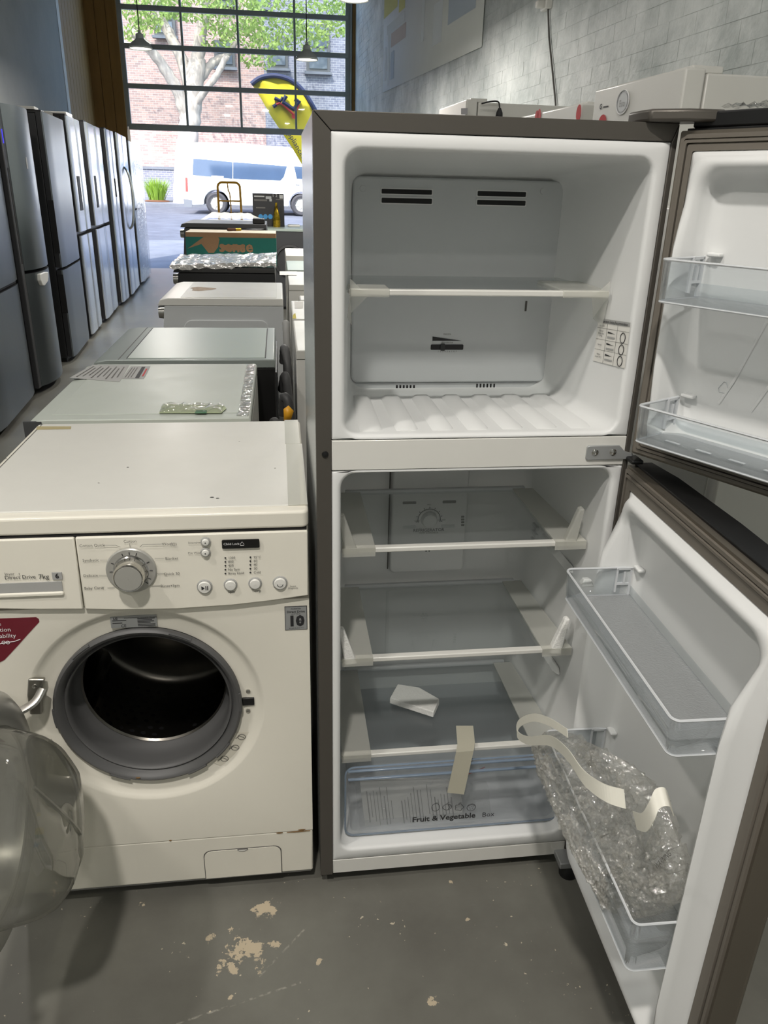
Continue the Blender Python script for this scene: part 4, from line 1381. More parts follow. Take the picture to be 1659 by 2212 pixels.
def bagside(sgn):
    n = len(ol)
    sub_ = []
    for i in range(n):
        for k in range(4):
            sub_.append(ol[i].lerp(ol[(i + 1) % n], k / 4))
    n = len(sub_)
    vs = []
    NR = 15
    for r in range(NR + 1):
        t = r / NR
        for p in sub_:
            s = max(0, min(1, (p - spine_a).dot(spine_b - spine_a) / (spine_b - spine_a).length_squared))
            s = .15 + .7 * s
            c = spine_a.lerp(spine_b, s)
            q = c.lerp(p, t)
            bulge = math.sqrt(max(0, 1 - t * t))
            wdt = .046 if sgn < 0 else .034
            j = .0065 if 0 < r < NR else .003
            vs.append(Vector((q.x + sgn * wdt * bulge + (rr.uniform(-j, j) if r < NR else 0), q.y + (rr.uniform(-j, j) if r < NR else 0), q.z + (rr.uniform(-j, j) if r < NR else 0))))
    fs = []
    for r in range(NR):
        for i in range(n):
            j = (i + 1) % n
            fs.append((r * n + i, r * n + j, (r + 1) * n + j, (r + 1) * n + i))
    return vs, fs


bagm = MB()
st = rr.getstate()
for sgn in (-1, 1):
    v_, f_ = bagside(sgn)
    bagm.add(v_, f_)
bag = thing('bubble_wrap_bag', 'crumpled bag of clear bubble wrap standing in the lower fridge door bin', 'bubble wrap', (BXP, .85, .36))
obj('wrap', bagm, M['bubble_film'], bag, smooth=False)
# bubbles on the visible face
bub = MB()
for _ in range(520):
    a, q = rr.uniform(0, 6.28), math.sqrt(rr.random()) * .9
    i = rr.randrange(len(ol))
    p = ol[i].lerp(ol[(i + 1) % len(ol)], rr.random())
    s = max(0, min(1, (p - spine_a).dot(spine_b - spine_a) / (spine_b - spine_a).length_squared))
    c = spine_a.lerp(spine_b, .15 + .7 * s)
    t = math.sqrt(rr.random()) * .95
    w = c.lerp(p, t)
    w.x -= .046 * math.sqrt(1 - t * t) + .001
    rad = rr.uniform(.0026, .0045)
    bub.lathe([(rad, .0), (rad * .8, -rad * .45), (rad * .35, -rad * .7), (.0002, -rad * .75)], w, 'x', 8)
obj('bubbles', bub, M['bubble_film'], bag, kind='stuff')
text('WARNING', .012, M['ink_grey'], bag, at(1432, 1858, 'x', BXP - .046), at(1440, 1850, 'x', .49) - at(1424, 1866, 'x', .49), at(1428, 1850, 'x', .49) - at(1436, 1866, 'x', .49), off=.0)


def ribbon(pts, w, wd, m, nm, label, cat, th=.0012, loop=False):
    P = spline(pts, 8)
    a, b2 = [], []
    for i, p in enumerate(P):
        wi = w * (min(1, .55 + .9 * max(0, i / len(P) - .45)) if loop else 1)
        a.append(p + Vector(wd) * wi / 2)
        b2.append(p - Vector(wd) * wi / 2)
    n = len(P)
    o = obj(nm, MB().add(a + b2, [(i, i + 1, n + i + 1, n + i) for i in range(n - 1)]), m, solid=th, smooth=False)
    return tag(o, label, cat)


wdv = Vector((0, .55, .83)).normalized()
pk = lambda x, y, X: at(x, y, 'x', X)
ribbon([pk(1226, 1584, .452), pk(1188, 1560, .442), pk(1152, 1550, .432), pk(1122, 1563, .424), pk(1118, 1586, .422), pk(1142, 1600, .425), pk(1188, 1600, .428), pk(1226, 1630, .426), pk(1262, 1680, .428), pk(1306, 1712, .440), pk(1350, 1726, .462)],
       .026, wdv, M['strap'], 'packing_strap', 'off-white packing strap looped at one end and trailing over the bubble wrap', 'strap', loop=True)
ribbon([pk(1372, 1772, .470), pk(1392, 1776, .468), pk(1408, 1752, .470), pk(1420, 1726, .478), pk(1440, 1722, .490), pk(1450, 1742, .500)],
       .024, Vector((0, .8, .6)).normalized(), M['strap'], 'packing_strap', 'short curled piece of white packing strap over the middle of the bubble wrap', 'strap')
# scrap of white foam in the upper bin
c = pk(1265, 1268, .545)
fo = MB().loft([[(c.x - .012, c.y - .01, .7375), (c.x + .012, c.y - .012, .7375), (c.x + .008, c.y + .012, .7375), (c.x - .01, c.y + .012, .7375)], [(c.x - .008, c.y - .006, .752), (c.x + .006, c.y - .008, .752), (c.x + .004, c.y + .006, .75), (c.x - .006, c.y + .006, .75)]])
tag(obj('foam_scrap', fo, M['foam'], bevel=.002), 'small scrap of white foam in the upper bin of the fridge door', 'foam')
# ------------------------------------------------------------------ front-loading washing machine with its door open
WX0, WX1, WY0, WY1 = -.563, .037, 1.25, 1.81
wm = thing('front_load_washer', 'cream front-loading washing machine with its round door open beside the open fridge', 'washing machine', (-.263, 1.53, 0))
obj('side_panel', MB().box(WX0, WX0 + .012, WY0 + .012, WY1, .035, .845), M['cream_paint'], wm, bevel=.002)
obj('side_panel', MB().box(WX1 - .012, WX1, WY0 + .012, WY1, .035, .845), M['cream_paint'], wm, bevel=.002)
obj('back_panel', MB().box(WX0 + .0125, WX1 - .0125, WY1 - .012, WY1, .035, .845), M['cream_paint'], wm)
obj('base_panel', MB().box(WX0 + .0125, WX1 - .0125, WY0 + .03, WY1 - .0125, .035, .05), M['black'], wm)
for x in (WX0 + .05, WX1 - .05):
    for y in (WY0 + .06, WY1 - .06):
        obj('foot', MB().lathe([(.001, 0), (.024, 0), (.024, .015), (.014, .036), (.001, .036)], (x, y, 0), 'z', 16), M['black'], wm)
# front plate with dished round opening
PC = (-.270, .481)
ax0, ax1, az0, az1 = WX0, WX1 - .0005, .152, .708
angs = sorted([2 * math.pi * k / 96 for k in range(96)] + [math.atan2(z - PC[1], x - PC[0]) % (2 * math.pi) for x in (ax0, ax1) for z in (az0, az1)])
ring_out, ring_in = [], []
for t in angs:
    c, s = math.cos(t), math.sin(t)
    k = min([(ax1 - PC[0]) / c if c > 1e-9 else 9, (ax0 - PC[0]) / c if c < -1e-9 else 9, (az1 - PC[1]) / s if s > 1e-9 else 9, (az0 - PC[1]) / s if s < -1e-9 else 9])
    ring_out.append((PC[0] + c * k, PC[1] + s * k))
    ring_in.append((c, s))
rg = [[(x, WY0 + .014, z) for x, z in ring_out], [(x, WY0, z) for x, z in ring_out]]
for rad, yy in ((.2195, WY0), (.216, WY0 + .001), (.211, WY0 + .005), (.205, WY0 + .0095), (.198, WY0 + .0118), (.180, WY0 + .0135), (.174, WY0 + .0145), (.171, WY0 + .03)):
    rg.append([(PC[0] + c * min(rad, 9), yy, PC[1] + s * rad) for c, s in ring_in])
front = obj('front_plate', MB().loft(rg, False, False), M['cream_paint'], wm, angle=50)
# rubber door seal
prof = [(.1745, WY0 + .012), (.1735, WY0 + .004), (.169, WY0 + .001), (.163, WY0 + .004), (.160, WY0 + .014), (.1565, WY0 + .018), (.154, WY0 + .014), (.151, WY0 + .016), (.149, WY0 + .03), (.150, WY0 + .05), (.147, WY0 + .07), (.1415, WY0 + .078), (.1405, WY0 + .082)]
obj('door_seal', MB().lathe(prof, (PC[0], 0, PC[1]), 'y', 80), M['gasket_rubber'], wm, angle=60)
for t in (2.25, 1.15, .02, 3.2, 4.3, 5.2, 5.6):
    c, s = math.cos(t), math.sin(t)
    obj('seal_lug', MB().tube([(PC[0] + .172 * math.cos(t + d), WY0 + .003, PC[1] + .172 * math.sin(t + d)) for d in (-.12, -.06, 0, .06, .12)], .0032, 6), M['gasket_rubber'], wm)
# drum
dy = WY0 + .088
drum = obj('drum', MB().lathe([(.138, dy), (.1415, dy - .004), (.145, dy), (.205, dy + .012), (.222, dy + .03), (.222, dy + .30), (.20, dy + .315), (.12, dy + .318), (.10, dy + .300), (.05, dy + .296), (.0005, dy + .296)], (PC[0], 0, PC[1]), 'y', 72), M['drum_steel'], wm, angle=60)
pf = MB()
for j in range(11):
    for i in range(56):
        t = 2 * math.pi * (i + .5 * (j % 2)) / 56
        yy = dy + .05 + j * .022
        c = Vector((PC[0] + .2212 * math.cos(t), yy, PC[1] + .2212 * math.sin(t)))
        e1 = Vector((-math.sin(t), 0, math.cos(t))); e2 = Vector((0, 1, 0))
        if (i * 3 // 56 + .5) and abs(((t + .5) % (2 * math.pi / 3)) - math.pi / 3) < .12:
            continue
        pf.add([c + (e1 * math.cos(a) + e2 * math.sin(a)) * .0058 for a in [k * math.pi / 3 for k in range(6)]], [(0, 1, 2, 3, 4, 5)])
for j in range(5):
    for i in range(12):
        t = .3 + i * .07; rad = .125 + j * .014
        c = Vector((PC[0] + rad * math.cos(t), dy + .3165 if rad > .12 else dy + .299, PC[1] + rad * math.sin(t)))
        pf.add([c + Vector((math.cos(a), 0, math.sin(a))) * .0036 + Vector((0, -.002, 0)) for a in [k * math.pi / 3 for k in range(6)]], [(0, 1, 2, 3, 4, 5)])
obj('perforations', pf, M['seam_dark'], drum, smooth=False, kind='stuff')
for t in (1.62, 1.62 + 2.094, 1.62 + 4.189):
    c, s = math.cos(t), math.sin(t)
    u = Vector((c, 0, s)); w = Vector((-s, 0, c))
    o = Vector((PC[0], 0, PC[1]))
    rings = []
    for yy, k in ((dy + .05, .5), (dy + .08, 1), (dy + .26, 1), (dy + .30, .6)):
        rings.append([o + u * .222 - w * .034 * k + Vector((0, yy, 0)), o + u * (.222 - .045 * k) - w * .012 * k + Vector((0, yy, 0)), o + u * (.222 - .045 * k) + w * .012 * k + Vector((0, yy, 0)), o + u * .222 + w * .034 * k + Vector((0, yy, 0))])
    obj('drum_paddle', MB().loft(rings), M['drum_steel'], drum, bevel=.006, seg=3)
obj('tub', MB().lathe([(.160, dy - .02), (.232, dy + .0), (.236, dy + .33), (.0005, dy + .335)], (PC[0], 0, PC[1]), 'y', 48), M['black'], wm)
# kick panel with filter hatch
obj('kick_panel', MB().box(WX0, WX1 - .001, WY0 + .001, WY0 + .02, .036, .1495), M['cream_plastic'], wm, bevel=.003)
obj('kick_lip', MB().loft([[(WX0 + .004, WY0 + .0035, .036), (WX1 - .004, WY0 + .0035, .036), (WX1 - .004, WY0 + .03, .036), (WX0 + .004, WY0 + .03, .036)], [(WX0 + .006, WY0 + .012, .022), (WX1 - .006, WY0 + .012, .022), (WX1 - .006, WY0 + .03, .022), (WX0 + .006, WY0 + .03, .022)]]), M['label_grey'], wm)
hx0, hx1 = -.191, -.032
hat = rrect(hx0, hx1, .0, .113, .016, 5)
hat = [(x, max(z, .038)) for x, z in hat]
obj('hatch_gap', MB().prism([(x + (.0018 if x > -.11 else -.0018), z + (.0018 if z > .05 else 0)) for x, z in hat], 'xz', WY0 + .0004, WY0 + .004), M['ink_grey'], wm)
ht = obj('filter_hatch', MB().prism(hat, 'xz', WY0 - .0008, WY0 + .004), M['cream_plastic'], wm)
obj('hatch_grip', MB().prism([(-.111 + .011 * math.cos(t), .1135 + .006 * math.sin(t)) for t in [math.pi + math.pi * k / 10 for k in range(11)]], 'xz', WY0 - .0016, WY0 + .001), M['ink_grey'], ht)
obj('hatch_grip', MB().prism([(-.111 + .009 * math.cos(t), .1125 + .0035 * math.sin(t)) for t in [math.pi + math.pi * k / 10 for k in range(11)]], 'xz', WY0 - .0020, WY0 + .001), M['white_paint'], ht)
pm('rust', (156, 122, 80), .9, var=(60, .3))
for px, py, w_, h_ in ((652, 1793, .007, .0022), (604, 1800, .006, .0010), (368, 1816, .0025, .002), (645, 1797, .022, .0008), (298, 1681, .004, .0014)):
    c = at(px, py, 'y', WY0 - .0006)
    obj('rust_mark', MB().prism([(c.x + w_ * math.cos(t) * (1 + .3 * math.sin(3 * t)), c.z + h_ * math.sin(t)) for t in [k * math.pi / 6 for k in range(12)]], 'xz', WY0 - .0006, WY0 + .001), M['rust'], wm)
# control panel and detergent drawer
YP = WY0 - .010
xs_ = -.3575


def panel(poly_bottom, x0, x1, nm, parent=wm):
    rings_f = [(x0, .846)] + [(x, z) for x, z in poly_bottom] + [(x1, .846)]
    P0 = [(x, YP + .004 if i in (0, len(rings_f) - 1) else YP, z) for i, (x, z) in enumerate(rings_f)]
    P1 = [(x, WY0 + .02, z + (.006 if 0 < i < len(rings_f) - 1 else 0)) for i, (x, z) in enumerate(rings_f)]
    return obj(nm, MB().loft([P0, P1]), M['cream_plastic'], parent, bevel=.0025)


cp_ = panel([(xs_ + .001, .709), (-.30, .7045), (-.2, .7015), (-.1, .7045), (-.03, .7105), (.0355, .7185)], xs_ + .001, WX1 - .0015, 'control_panel')
dw = panel([(WX0, .721), (-.45, .713), (xs_ - .001, .709)], WX0, xs_ - .001, 'detergent_drawer')
obj('panel_shadow_gap', MB().box(WX0 + .004, WX1 - .003, WY0 - .001, WY0 + .02, .8455, .8495), M['seam_dark'], wm)
g0, g1 = at(0, 1285, 'y', YP), at(135, 1258, 'y', YP)
obj('drawer_handle', MB().box(WX0 + .01, g1.x, YP - .0035, YP + .004, g0.z - .006, g0.z + .003), M['cream_plastic'], dw, bevel=.003)
obj('handle_recess', MB().box(WX0 + .012, g1.x - .001, YP - .0008, YP + .01, g0.z + .003, g1.z + .002), M['label_grey'], dw)
# lid
LZ0, LZ1 = .850, .8865
lid = obj('lid', MB().prism(rrect(WX0, WX1 + .001, WY0 - .002, WY1, .012, 4), 'xy', LZ0, LZ1 - .004), M['cream_paint'], wm, bevel=.005, seg=3)
obj('lid_top', MB().prism(rrect(WX0 + .012, WX1 - .012, WY0 + .022, WY1 - .010, .008, 4), 'xy', LZ1 - .006, LZ1 - .0015), pm('worn_white', (214, 213, 206), .40, var=(7, .06), rvar=.08, coat=.08, bump=(5, .03)), lid, bevel=.002)
obj('lid_seam', MB().box(WX0 + .0085, WX0 + .0105, WY0 + .02, WY1 - .009, LZ1 - .0045, LZ1 - .0036), M['ink_grey'], lid)
obj('lid_seam', MB().box(WX0 + .0085, WX1 - .0085, WY1 - .009, WY1 - .0072, LZ1 - .0045, LZ1 - .0036), M['ink_grey'], lid)
obj('lid_label', quad(at(80, 921, 'z', LZ1 - .0012), at(154, 921, 'z', LZ1 - .0012), at(153, 927, 'z', LZ1 - .0012), at(78, 928, 'z', LZ1 - .0012)), pm('old_label', (170, 158, 116), .6), lid)
for px, py, s in ((458, 1074, .0025), (470, 1076, .002), (276, 1009, .0015), (12, 990, .0018), (213, 1043, .0012), (517, 954, .0012), (594, 1011, .0012)):
    c = at(px, py, 'z', LZ1 - .001)
    obj('chip_mark', MB().add([(c.x + s * 1.6 * math.cos(t), c.y + s * math.sin(t), LZ1 - .0011) for t in [k * math.pi / 4 for k in range(8)]], [tuple(range(8))]), M['ink'], lid)
# clear tape along the right edge of the lid
obj('edge_tape', MB().box(WX1 - .036, WX1 - .004, 1.62, WY1 - .004, LZ1 - .0014, LZ1 - .0006), M['tape_clear'], lid)
obj('edge_tape', MB().box(WX1 - .034, WX1 + .0005, WY0 + .02, 1.618, LZ1 - .0014, LZ1 - .0006), M['tape_clear'], lid)
# dial
dcn = at(284, 1232, 'y', YP)
DCX, DCZ = dcn.x, dcn.z
dial = obj('program_dial', MB().lathe([(.0425, YP + .002), (.0425, YP - .0015), (.0405, YP - .003), (.0300, YP - .0022), (.0295, YP)], (DCX, 0, DCZ), 'y', 56), M['silver_plastic'], cp_, angle=30)
obj('dial_face', MB().lathe([(.0305, YP - .0010), (.0004, YP - .0010)], (DCX, 0, DCZ), 'y', 40), M['label_grey'], dial)
obj('dial_knob', MB().lathe([(.0285, YP - .001), (.0285, YP - .004), (.0268, YP - .006), (.0258, YP - .030), (.0245, YP - .0325), (.0230, YP - .0318), (.0004, YP - .0325)], (DCX, 0, DCZ), 'y', 48), M['chrome'], dial, angle=30)
obj('knob_face', MB().lathe([(.0225, YP - .0322), (.0222, YP - .0328), (.0004, YP - .0330)], (DCX, 0, DCZ), 'y', 40), M['silver_plastic'], dial)
for k, dg in enumerate((90, 70, 110, 28, 152, 0, 180, -28, 208, -45, 225)):
    t = R_(dg)
    a = Vector((DCX + .031 * math.cos(t), YP - .0032, DCZ + .031 * math.sin(t))); b2 = Vector((DCX + .036 * math.cos(t), YP - .0034, DCZ + .036 * math.sin(t)))
    obj('dial_tick', MB().tube([a, b2], .0007, 4), M['ink'], dial)
T = lambda s, size, px, py, m='ink_grey', al='CENTER', bold=0.0, par=None: text(s, size, M[m], par or cp_, at(px, py, 'y', YP), XD, ZD, al, off=.0008, bold=bold)
for s, px, py in (('Cotton', 281, 1169), ('Cotton Quick', 199, 1178), ('Wool', 361, 1175), ('Synthetic', 196, 1210), ('Blanket', 371, 1206), ('Delicate', 196, 1243), ('Quick 30', 371, 1239), ('Baby Care', 202, 1270), ('Rinse+Spin', 368, 1265)):
    T(s, .0073, px, py)
for a, b2 in (((216, 1210), (232, 1210)), ((213, 1243), (231, 1243)), ((232, 1270), (248, 1269)), ((334, 1206), (356, 1206)), ((340, 1239), (356, 1239)), ((327, 1266), (349, 1265)), ((222, 1178), (250, 1178)), ((250, 1178), (260, 1182)), ((308, 1176), (352, 1175)), ((308, 1176), (302, 1182)), ((280, 1174), (281, 1182))):
    obj('guide_line', MB().tube([at(*a, 'y', YP - .0005), at(*b2, 'y', YP - .0005)], .00035, 4), M['ink_grey'], cp_)
T('(@)', .0070, 375, 1175)
T('Y', .0072, 223, 1270)
for s, px, py in (('Intensive', 420, 1172), ('Pre Wash', 421, 1194)):
    T(s, .0058, px, py)
for k, s in enumerate(('1200', '800', '400', 'No Spin', 'Rinse Hold')):
    T(s, .0062, 493, 1205 + 8.4 * k, 'ink', 'LEFT')
for k, s in enumerate(('95°C', '60', '40', '30', 'Cold')):
    T(s, .0062, 548, 1203.5 + 8.2 * k, 'ink', 'LEFT')
T('Spin', .0072, 500, 1278, 'ink')
T('Temp', .0072, 554, 1276, 'ink')
T('Smart', .0046, 633, 1266); T('Diagnosis', .0046, 633, 1270)


def button(px, py, r_, sym=None):
    c = at(px, py, 'y', YP)
    o = obj('button_ring', MB().lathe([(r_ + .0022, YP + .001), (r_ + .002, YP - .0012), (r_ + .0006, YP - .0018), (r_ + .0004, YP)], (c.x, 0, c.z), 'y', 32), M['label_grey'], cp_)
    b2 = obj('button', MB().lathe([(r_, YP), (r_, YP - .004), (r_ - .0015, YP - .0056), (.0004, YP - .0062)], (c.x, 0, c.z), 'y', 32), M['white_paint'], cp_)
    if sym == 'dot':
        obj('button_mark', MB().lathe([(.0013, YP - .0063), (.0001, YP - .0064)], (c.x, 0, c.z), 'y', 10), M['ink'], b2)
    if sym == 'play':
        obj('button_mark', MB().add([(c.x - .005, YP - .0065, c.z - .004), (c.x - .005, YP - .0065, c.z + .004), (c.x + .001, YP - .0065, c.z)], [(0, 1, 2)]), M['ink'], b2)
        for q in (.002, .005):
            obj('button_mark', MB().box(c.x + q, c.x + q + .0014, YP - .0066, YP - .006, c.z - .004, c.z + .004), M['ink'], b2)
    if sym == 'power':
        obj('button_mark', MB().tube([(c.x + .005 * math.cos(t), YP - .0063, c.z + .005 * math.sin(t)) for t in [R_(-180 + 180 * k / 10) for k in range(11)]], .0005, 4), M['ink'], b2)


button(444, 1170, .0065, 'dot'); button(444, 1193, .0065, 'dot')
button(442, 1267, .0115, 'play'); button(498, 1263, .0098); button(551, 1260, .0098); button(605, 1259, .0112, 'power')
for px0, n0, y0_, dyy in ((487, 5, 1205, 8.4), (541, 5, 1203.5, 8.2)):
    for k in range(n0):
        c = at(px0, y0_ + dyy * k, 'y', YP)
        obj('indicator', MB().lathe([(.0017, YP - .0006), (.0001, YP - .0007)], (c.x, 0, c.z), 'y', 10), M['ink'], cp_)
a, b2 = at(480, 1185, 'y', YP), at(560, 1164, 'y', YP)
dsp = obj('display_window', MB().prism(rrect(a.x, b2.x, a.z, b2.z, .002, 3), 'xz', YP - .0012, YP + .001), M['black_gloss'], cp_)
text('Child Lock', .0062, M['ink_white'], dsp, at(500, 1175, 'y', YP - .0012), XD, ZD, off=.0006)
c = at(523, 1175, 'y', YP - .002)
obj('lock_mark', MB().tube([(c.x - .003, c.y, c.z - .003), (c.x + .003, c.y, c.z - .003), (c.x + .003, c.y, c.z), (c.x, c.y, c.z + .004), (c.x - .003, c.y, c.z)], .0004, 4, True), M['ink_white'], dsp)
text('Direct Drive', .0098, M['ink'], dw, at(10, 1248, 'y', YP), XD, ZD, 'LEFT', off=.0008)
text('7kg', .0125, M['ink'], dw, at(83, 1246, 'y', YP), XD, ZD, 'LEFT', off=.0008)
text('Inver   r', .0078, M['ink_grey'], dw, at(10, 1240, 'y', YP), XD, ZD, 'LEFT', off=.0008)
a, b2 = at(114, 1252, 'y', YP), at(133, 1236, 'y', YP)
bd = obj('drive_badge', MB().prism([(a.x, a.z), (b2.x, a.z), (b2.x, b2.z), (a.x, b2.z)], 'xz', YP - .0007, YP + .001), M['label_grey'], dw)
text('6', .013, M['ink'], bd, ((a.x + b2.x) / 2, YP - .0007, (a.z + b2.z) / 2), XD, ZD, off=.0006, bold=.0003)
# warranty badge
a, b2 = at(616, 1361, 'y', WY0), at(663, 1308, 'y', WY0)
wb = obj('warranty_badge', MB().prism([(a.x, a.z), (b2.x, a.z), (b2.x, b2.z), (a.x, b2.z)], 'xz', WY0 - .001, WY0 + .001), M['ink'], front)
obj('badge_face', MB().prism([(a.x + .001, a.z + .001), (b2.x - .001, a.z + .001), (b2.x - .001, b2.z - .001), (a.x + .001, b2.z - .001)], 'xz', WY0 - .0014, WY0 - .0008), M['label_silver'], wb)
yb_ = WY0 - .0015
cxm = (a.x + b2.x) / 2
for s, sz, fz, bo in (('INVERTER', .0042, .90, 0), ('Direct Drive', .0064, .78, .0001), ('M O T O R', .0034, .68, 0), ('10', .030, .37, .0014), ('W A R R A N T Y', .0036, .08, 0)):
    text(s, sz, M['ink'], wb, (cxm, yb_, a.z + (b2.z - a.z) * fz), XD, ZD, off=.0004, bold=bo)
text('YEAR', .0040, M['ink'], wb, (cxm + .0075, yb_, a.z + (b2.z - a.z) * .38), XD, ZD, off=.0008, bold=.0002)
# rating plate on the dished ring
a, b2 = at(241, 1356, 'y', WY0 + .0105), at(338, 1327, 'y', WY0 + .0105)
yq = WY0 + .0085
rp = obj('rating_plate', MB().prism([(a.x, a.z), (b2.x, a.z), (b2.x, b2.z), (a.x, b2.z)], 'xz', yq, yq + .0035), M['label_silver'], front)
text('LG', .0062, M['ink'], rp, (a.x + .009, yq, b2.z - .0042), XD, ZD, off=.0005, bold=.0002)
text('FULLY AUTOMATIC WASHING MACHINE', .0031, M['ink'], rp, (a.x + .053, yq, b2.z - .004), XD, ZD, off=.0005)
text('CE', .008, M['ink'], rp, (a.x + .022, yq, a.z + .004), XD, ZD, off=.0005)
for k, (u0, u1, v) in enumerate(((.04, .34, .62), (.04, .25, .40), (.58, .96, .72), (.58, .9, .6), (.58, .94, .48), (.58, .86, .36), (.58, .96, .22), (.58, .96, .10))):
    w_ = b2.x - a.x; h_ = b2.z - a.z
    obj('printed_line', MB().box(a.x + u0 * w_, a.x + u1 * w_, yq - .0005, yq, a.z + v * h_, a.z + (v + .05) * h_), M['ink'], rp)
# maroon corner sticker
stp_ = [(WX0 + .001, .693)] + [(p.x, p.z) for p in (at(78, 1333, 'y', WY0), at(84, 1337, 'y', WY0), at(85, 1343, 'y', WY0), at(62, 1368, 'y', WY0), at(38, 1395, 'y', WY0), at(10, 1425, 'y', WY0))] + [(WX0 + .001, .58)]
ms = obj('maroon_sticker', MB().prism(stp_, 'xz', WY0 - .0008, WY0 + .001), M['maroon'], front)
text('Care', .009, M['ink_white'], ms, at(3, 1347, 'y', WY0), XD, ZD, 'RIGHT', off=.0015)
text('Vibration', .0118, M['ink_white'], ms, at(24, 1359, 'y', WY0), XD, ZD, 'RIGHT', off=.0015)
text('Durability', .0118, M['ink_white'], ms, at(35, 1372, 'y', WY0), XD, ZD, 'RIGHT', off=.0015)
obj('sticker_print', MB().tube([at(0, 1391, 'y', WY0 - .002), at(10, 1388, 'y', WY0 - .002), at(30, 1386, 'y', WY0 - .002), at(44, 1381, 'y', WY0 - .002)], .0006, 4), M['ink_white'], ms)
for px in (8, 17):
    c = at(px, 1388, 'y', WY0 - .002)
    obj('sticker_print', MB().tube([(c.x + .003 * math.cos(t), c.y, c.z + .003 * math.sin(t)) for t in [k * math.pi / 6 for k in range(12)]], .0005, 4, True), M['ink_white'], ms)
# latch and its screws
yl = WY0 + .0118
a, b2 = at(524, 1523, 'y', yl), at(549, 1506, 'y', yl)
lt = obj('door_latch', MB().box(a.x, b2.x, yl - .003, yl + .002, a.z, b2.z), M['black'], wm, bevel=.001)
obj('latch_slot', MB().box(a.x + .005, b2.x - .006, yl - .0035, yl - .002, a.z + .004, b2.z - .004), M['seam_dark'], lt)
for py in (1493, 1535):
    c = at(536, py, 'y', yl)
    obj('screw', MB().lathe([(.0045, yl + .001), (.0042, yl - .0015), (.0018, yl - .0022), (.0015, yl - .001), (.0002, yl - .001)], (c.x, 0, c.z), 'y', 16), M['chrome'], wm)
# picture strip on the ring (door care diagrams)
tri = [(1599, 517, 'A'), (1620, 503, 'B'), (1640, 485, 'C')]
sp4 = [at(505, 1583, 'y', yl - .0005), at(538, 1582, 'y', yl - .0005), at(487, 1659, 'y', yl - .0005), at(462, 1648, 'y', yl - .0005)]
cst = obj('care_sticker', quad(*sp4), pm('care_paper', (226, 221, 206), .5), front)
for py, px in ((1592, 522), (1615, 508), (1639, 485)):
    c = at(px, py, 'y', yl - .0012)
    obj('care_print', MB().tube([(c.x + .0075 * math.cos(t), c.y, c.z + .0065 * math.sin(t)) for t in [k * math.pi / 8 for k in range(16)]], .0006, 4, True), M['ink_grey'], cst)
    obj('care_print', MB().tube([(c.x - .012, c.y, c.z - .003), (c.x - .004, c.y, c.z + .003), (c.x + .005, c.y, c.z - .002)], .0006, 4), M['ink_grey'], cst)
# hinge
hp = [at(62, 1464, 'y', WY0), at(98, 1464, 'y', WY0), at(93, 1480, 'y', WY0), at(92, 1540, 'y', WY0), at(66, 1540, 'y', WY0), at(60, 1500, 'y', WY0)]
hg = obj('door_hinge', MB().prism([(p.x, p.z) for p in hp], 'xz', WY0 - .006, WY0 + .004), M['brushed'], wm, bevel=.0025)
c = at(77, 1478, 'y', WY0)
obj('screw', MB().lathe([(.0048, WY0 - .005), (.0045, WY0 - .008), (.002, WY0 - .009), (.0002, WY0 - .008)], (c.x, 0, c.z), 'y', 16), M['chrome'], hg)
obj('hinge_arm', MB().tube(spline([(-.452, WY0 - .005, .545), (-.462, WY0 - .022, .53), (-.482, WY0 - .035, .522), (-.497, WY0 - .04, .522)], 4), .009, 8, flat=.6), M['brushed'], hg)
# energy rating label on the lower left of the front
ex0, ex1, ez0, ez1 = -.561, -.497, .118, .335
en = obj('energy_label', MB().box(ex0, ex1, WY0 - .001, WY0 + .001, max(ez0, .153), ez1), M['paper'], front)
ye = WY0 - .0011
for nm, z0_, z1_, mm in (('label_band', .285, .335, 'ink_red'), ('label_band', .252, .284, 'ink'), ('label_band', .243, .251, 'yellow_flag'), ('label_band', .196, .214, 'yellow_flag')):
    obj(nm, MB().box(ex0 + .001, ex1 - .001, ye - .0004, ye, z0_, z1_), M[mm], en)
text('ENERGY', .013, M['ink_white'], en, (ex0 + .002, ye, .276), XD, ZD, 'LEFT', off=.0010)
text('RATING', .013, M['ink_white'], en, (ex0 + .002, ye, .261), XD, ZD, 'LEFT', off=.0010)
obj('label_band', MB().box(ex0 + .02, ex1 - .012, ye - .0004, ye, .222, .236), M['flag_red'], en)
obj('label_band', MB().box(ex0 + .001, ex1 - .001, ye - .0004, ye, .186, .195), pm('label_green', (40, 110, 62), .5), en)
for k in range(2):
    cxk = ex0 + .02 + .022 * k
    obj('star_print', MB().prism([(cxk + (.009 if j % 2 == 0 else .004) * math.sin(j * math.pi / 5), .170 + (.009 if j % 2 == 0 else .004) * math.cos(j * math.pi / 5)) for j in range(10)], 'xz', ye - .0005, ye), M['blue_print'], en)

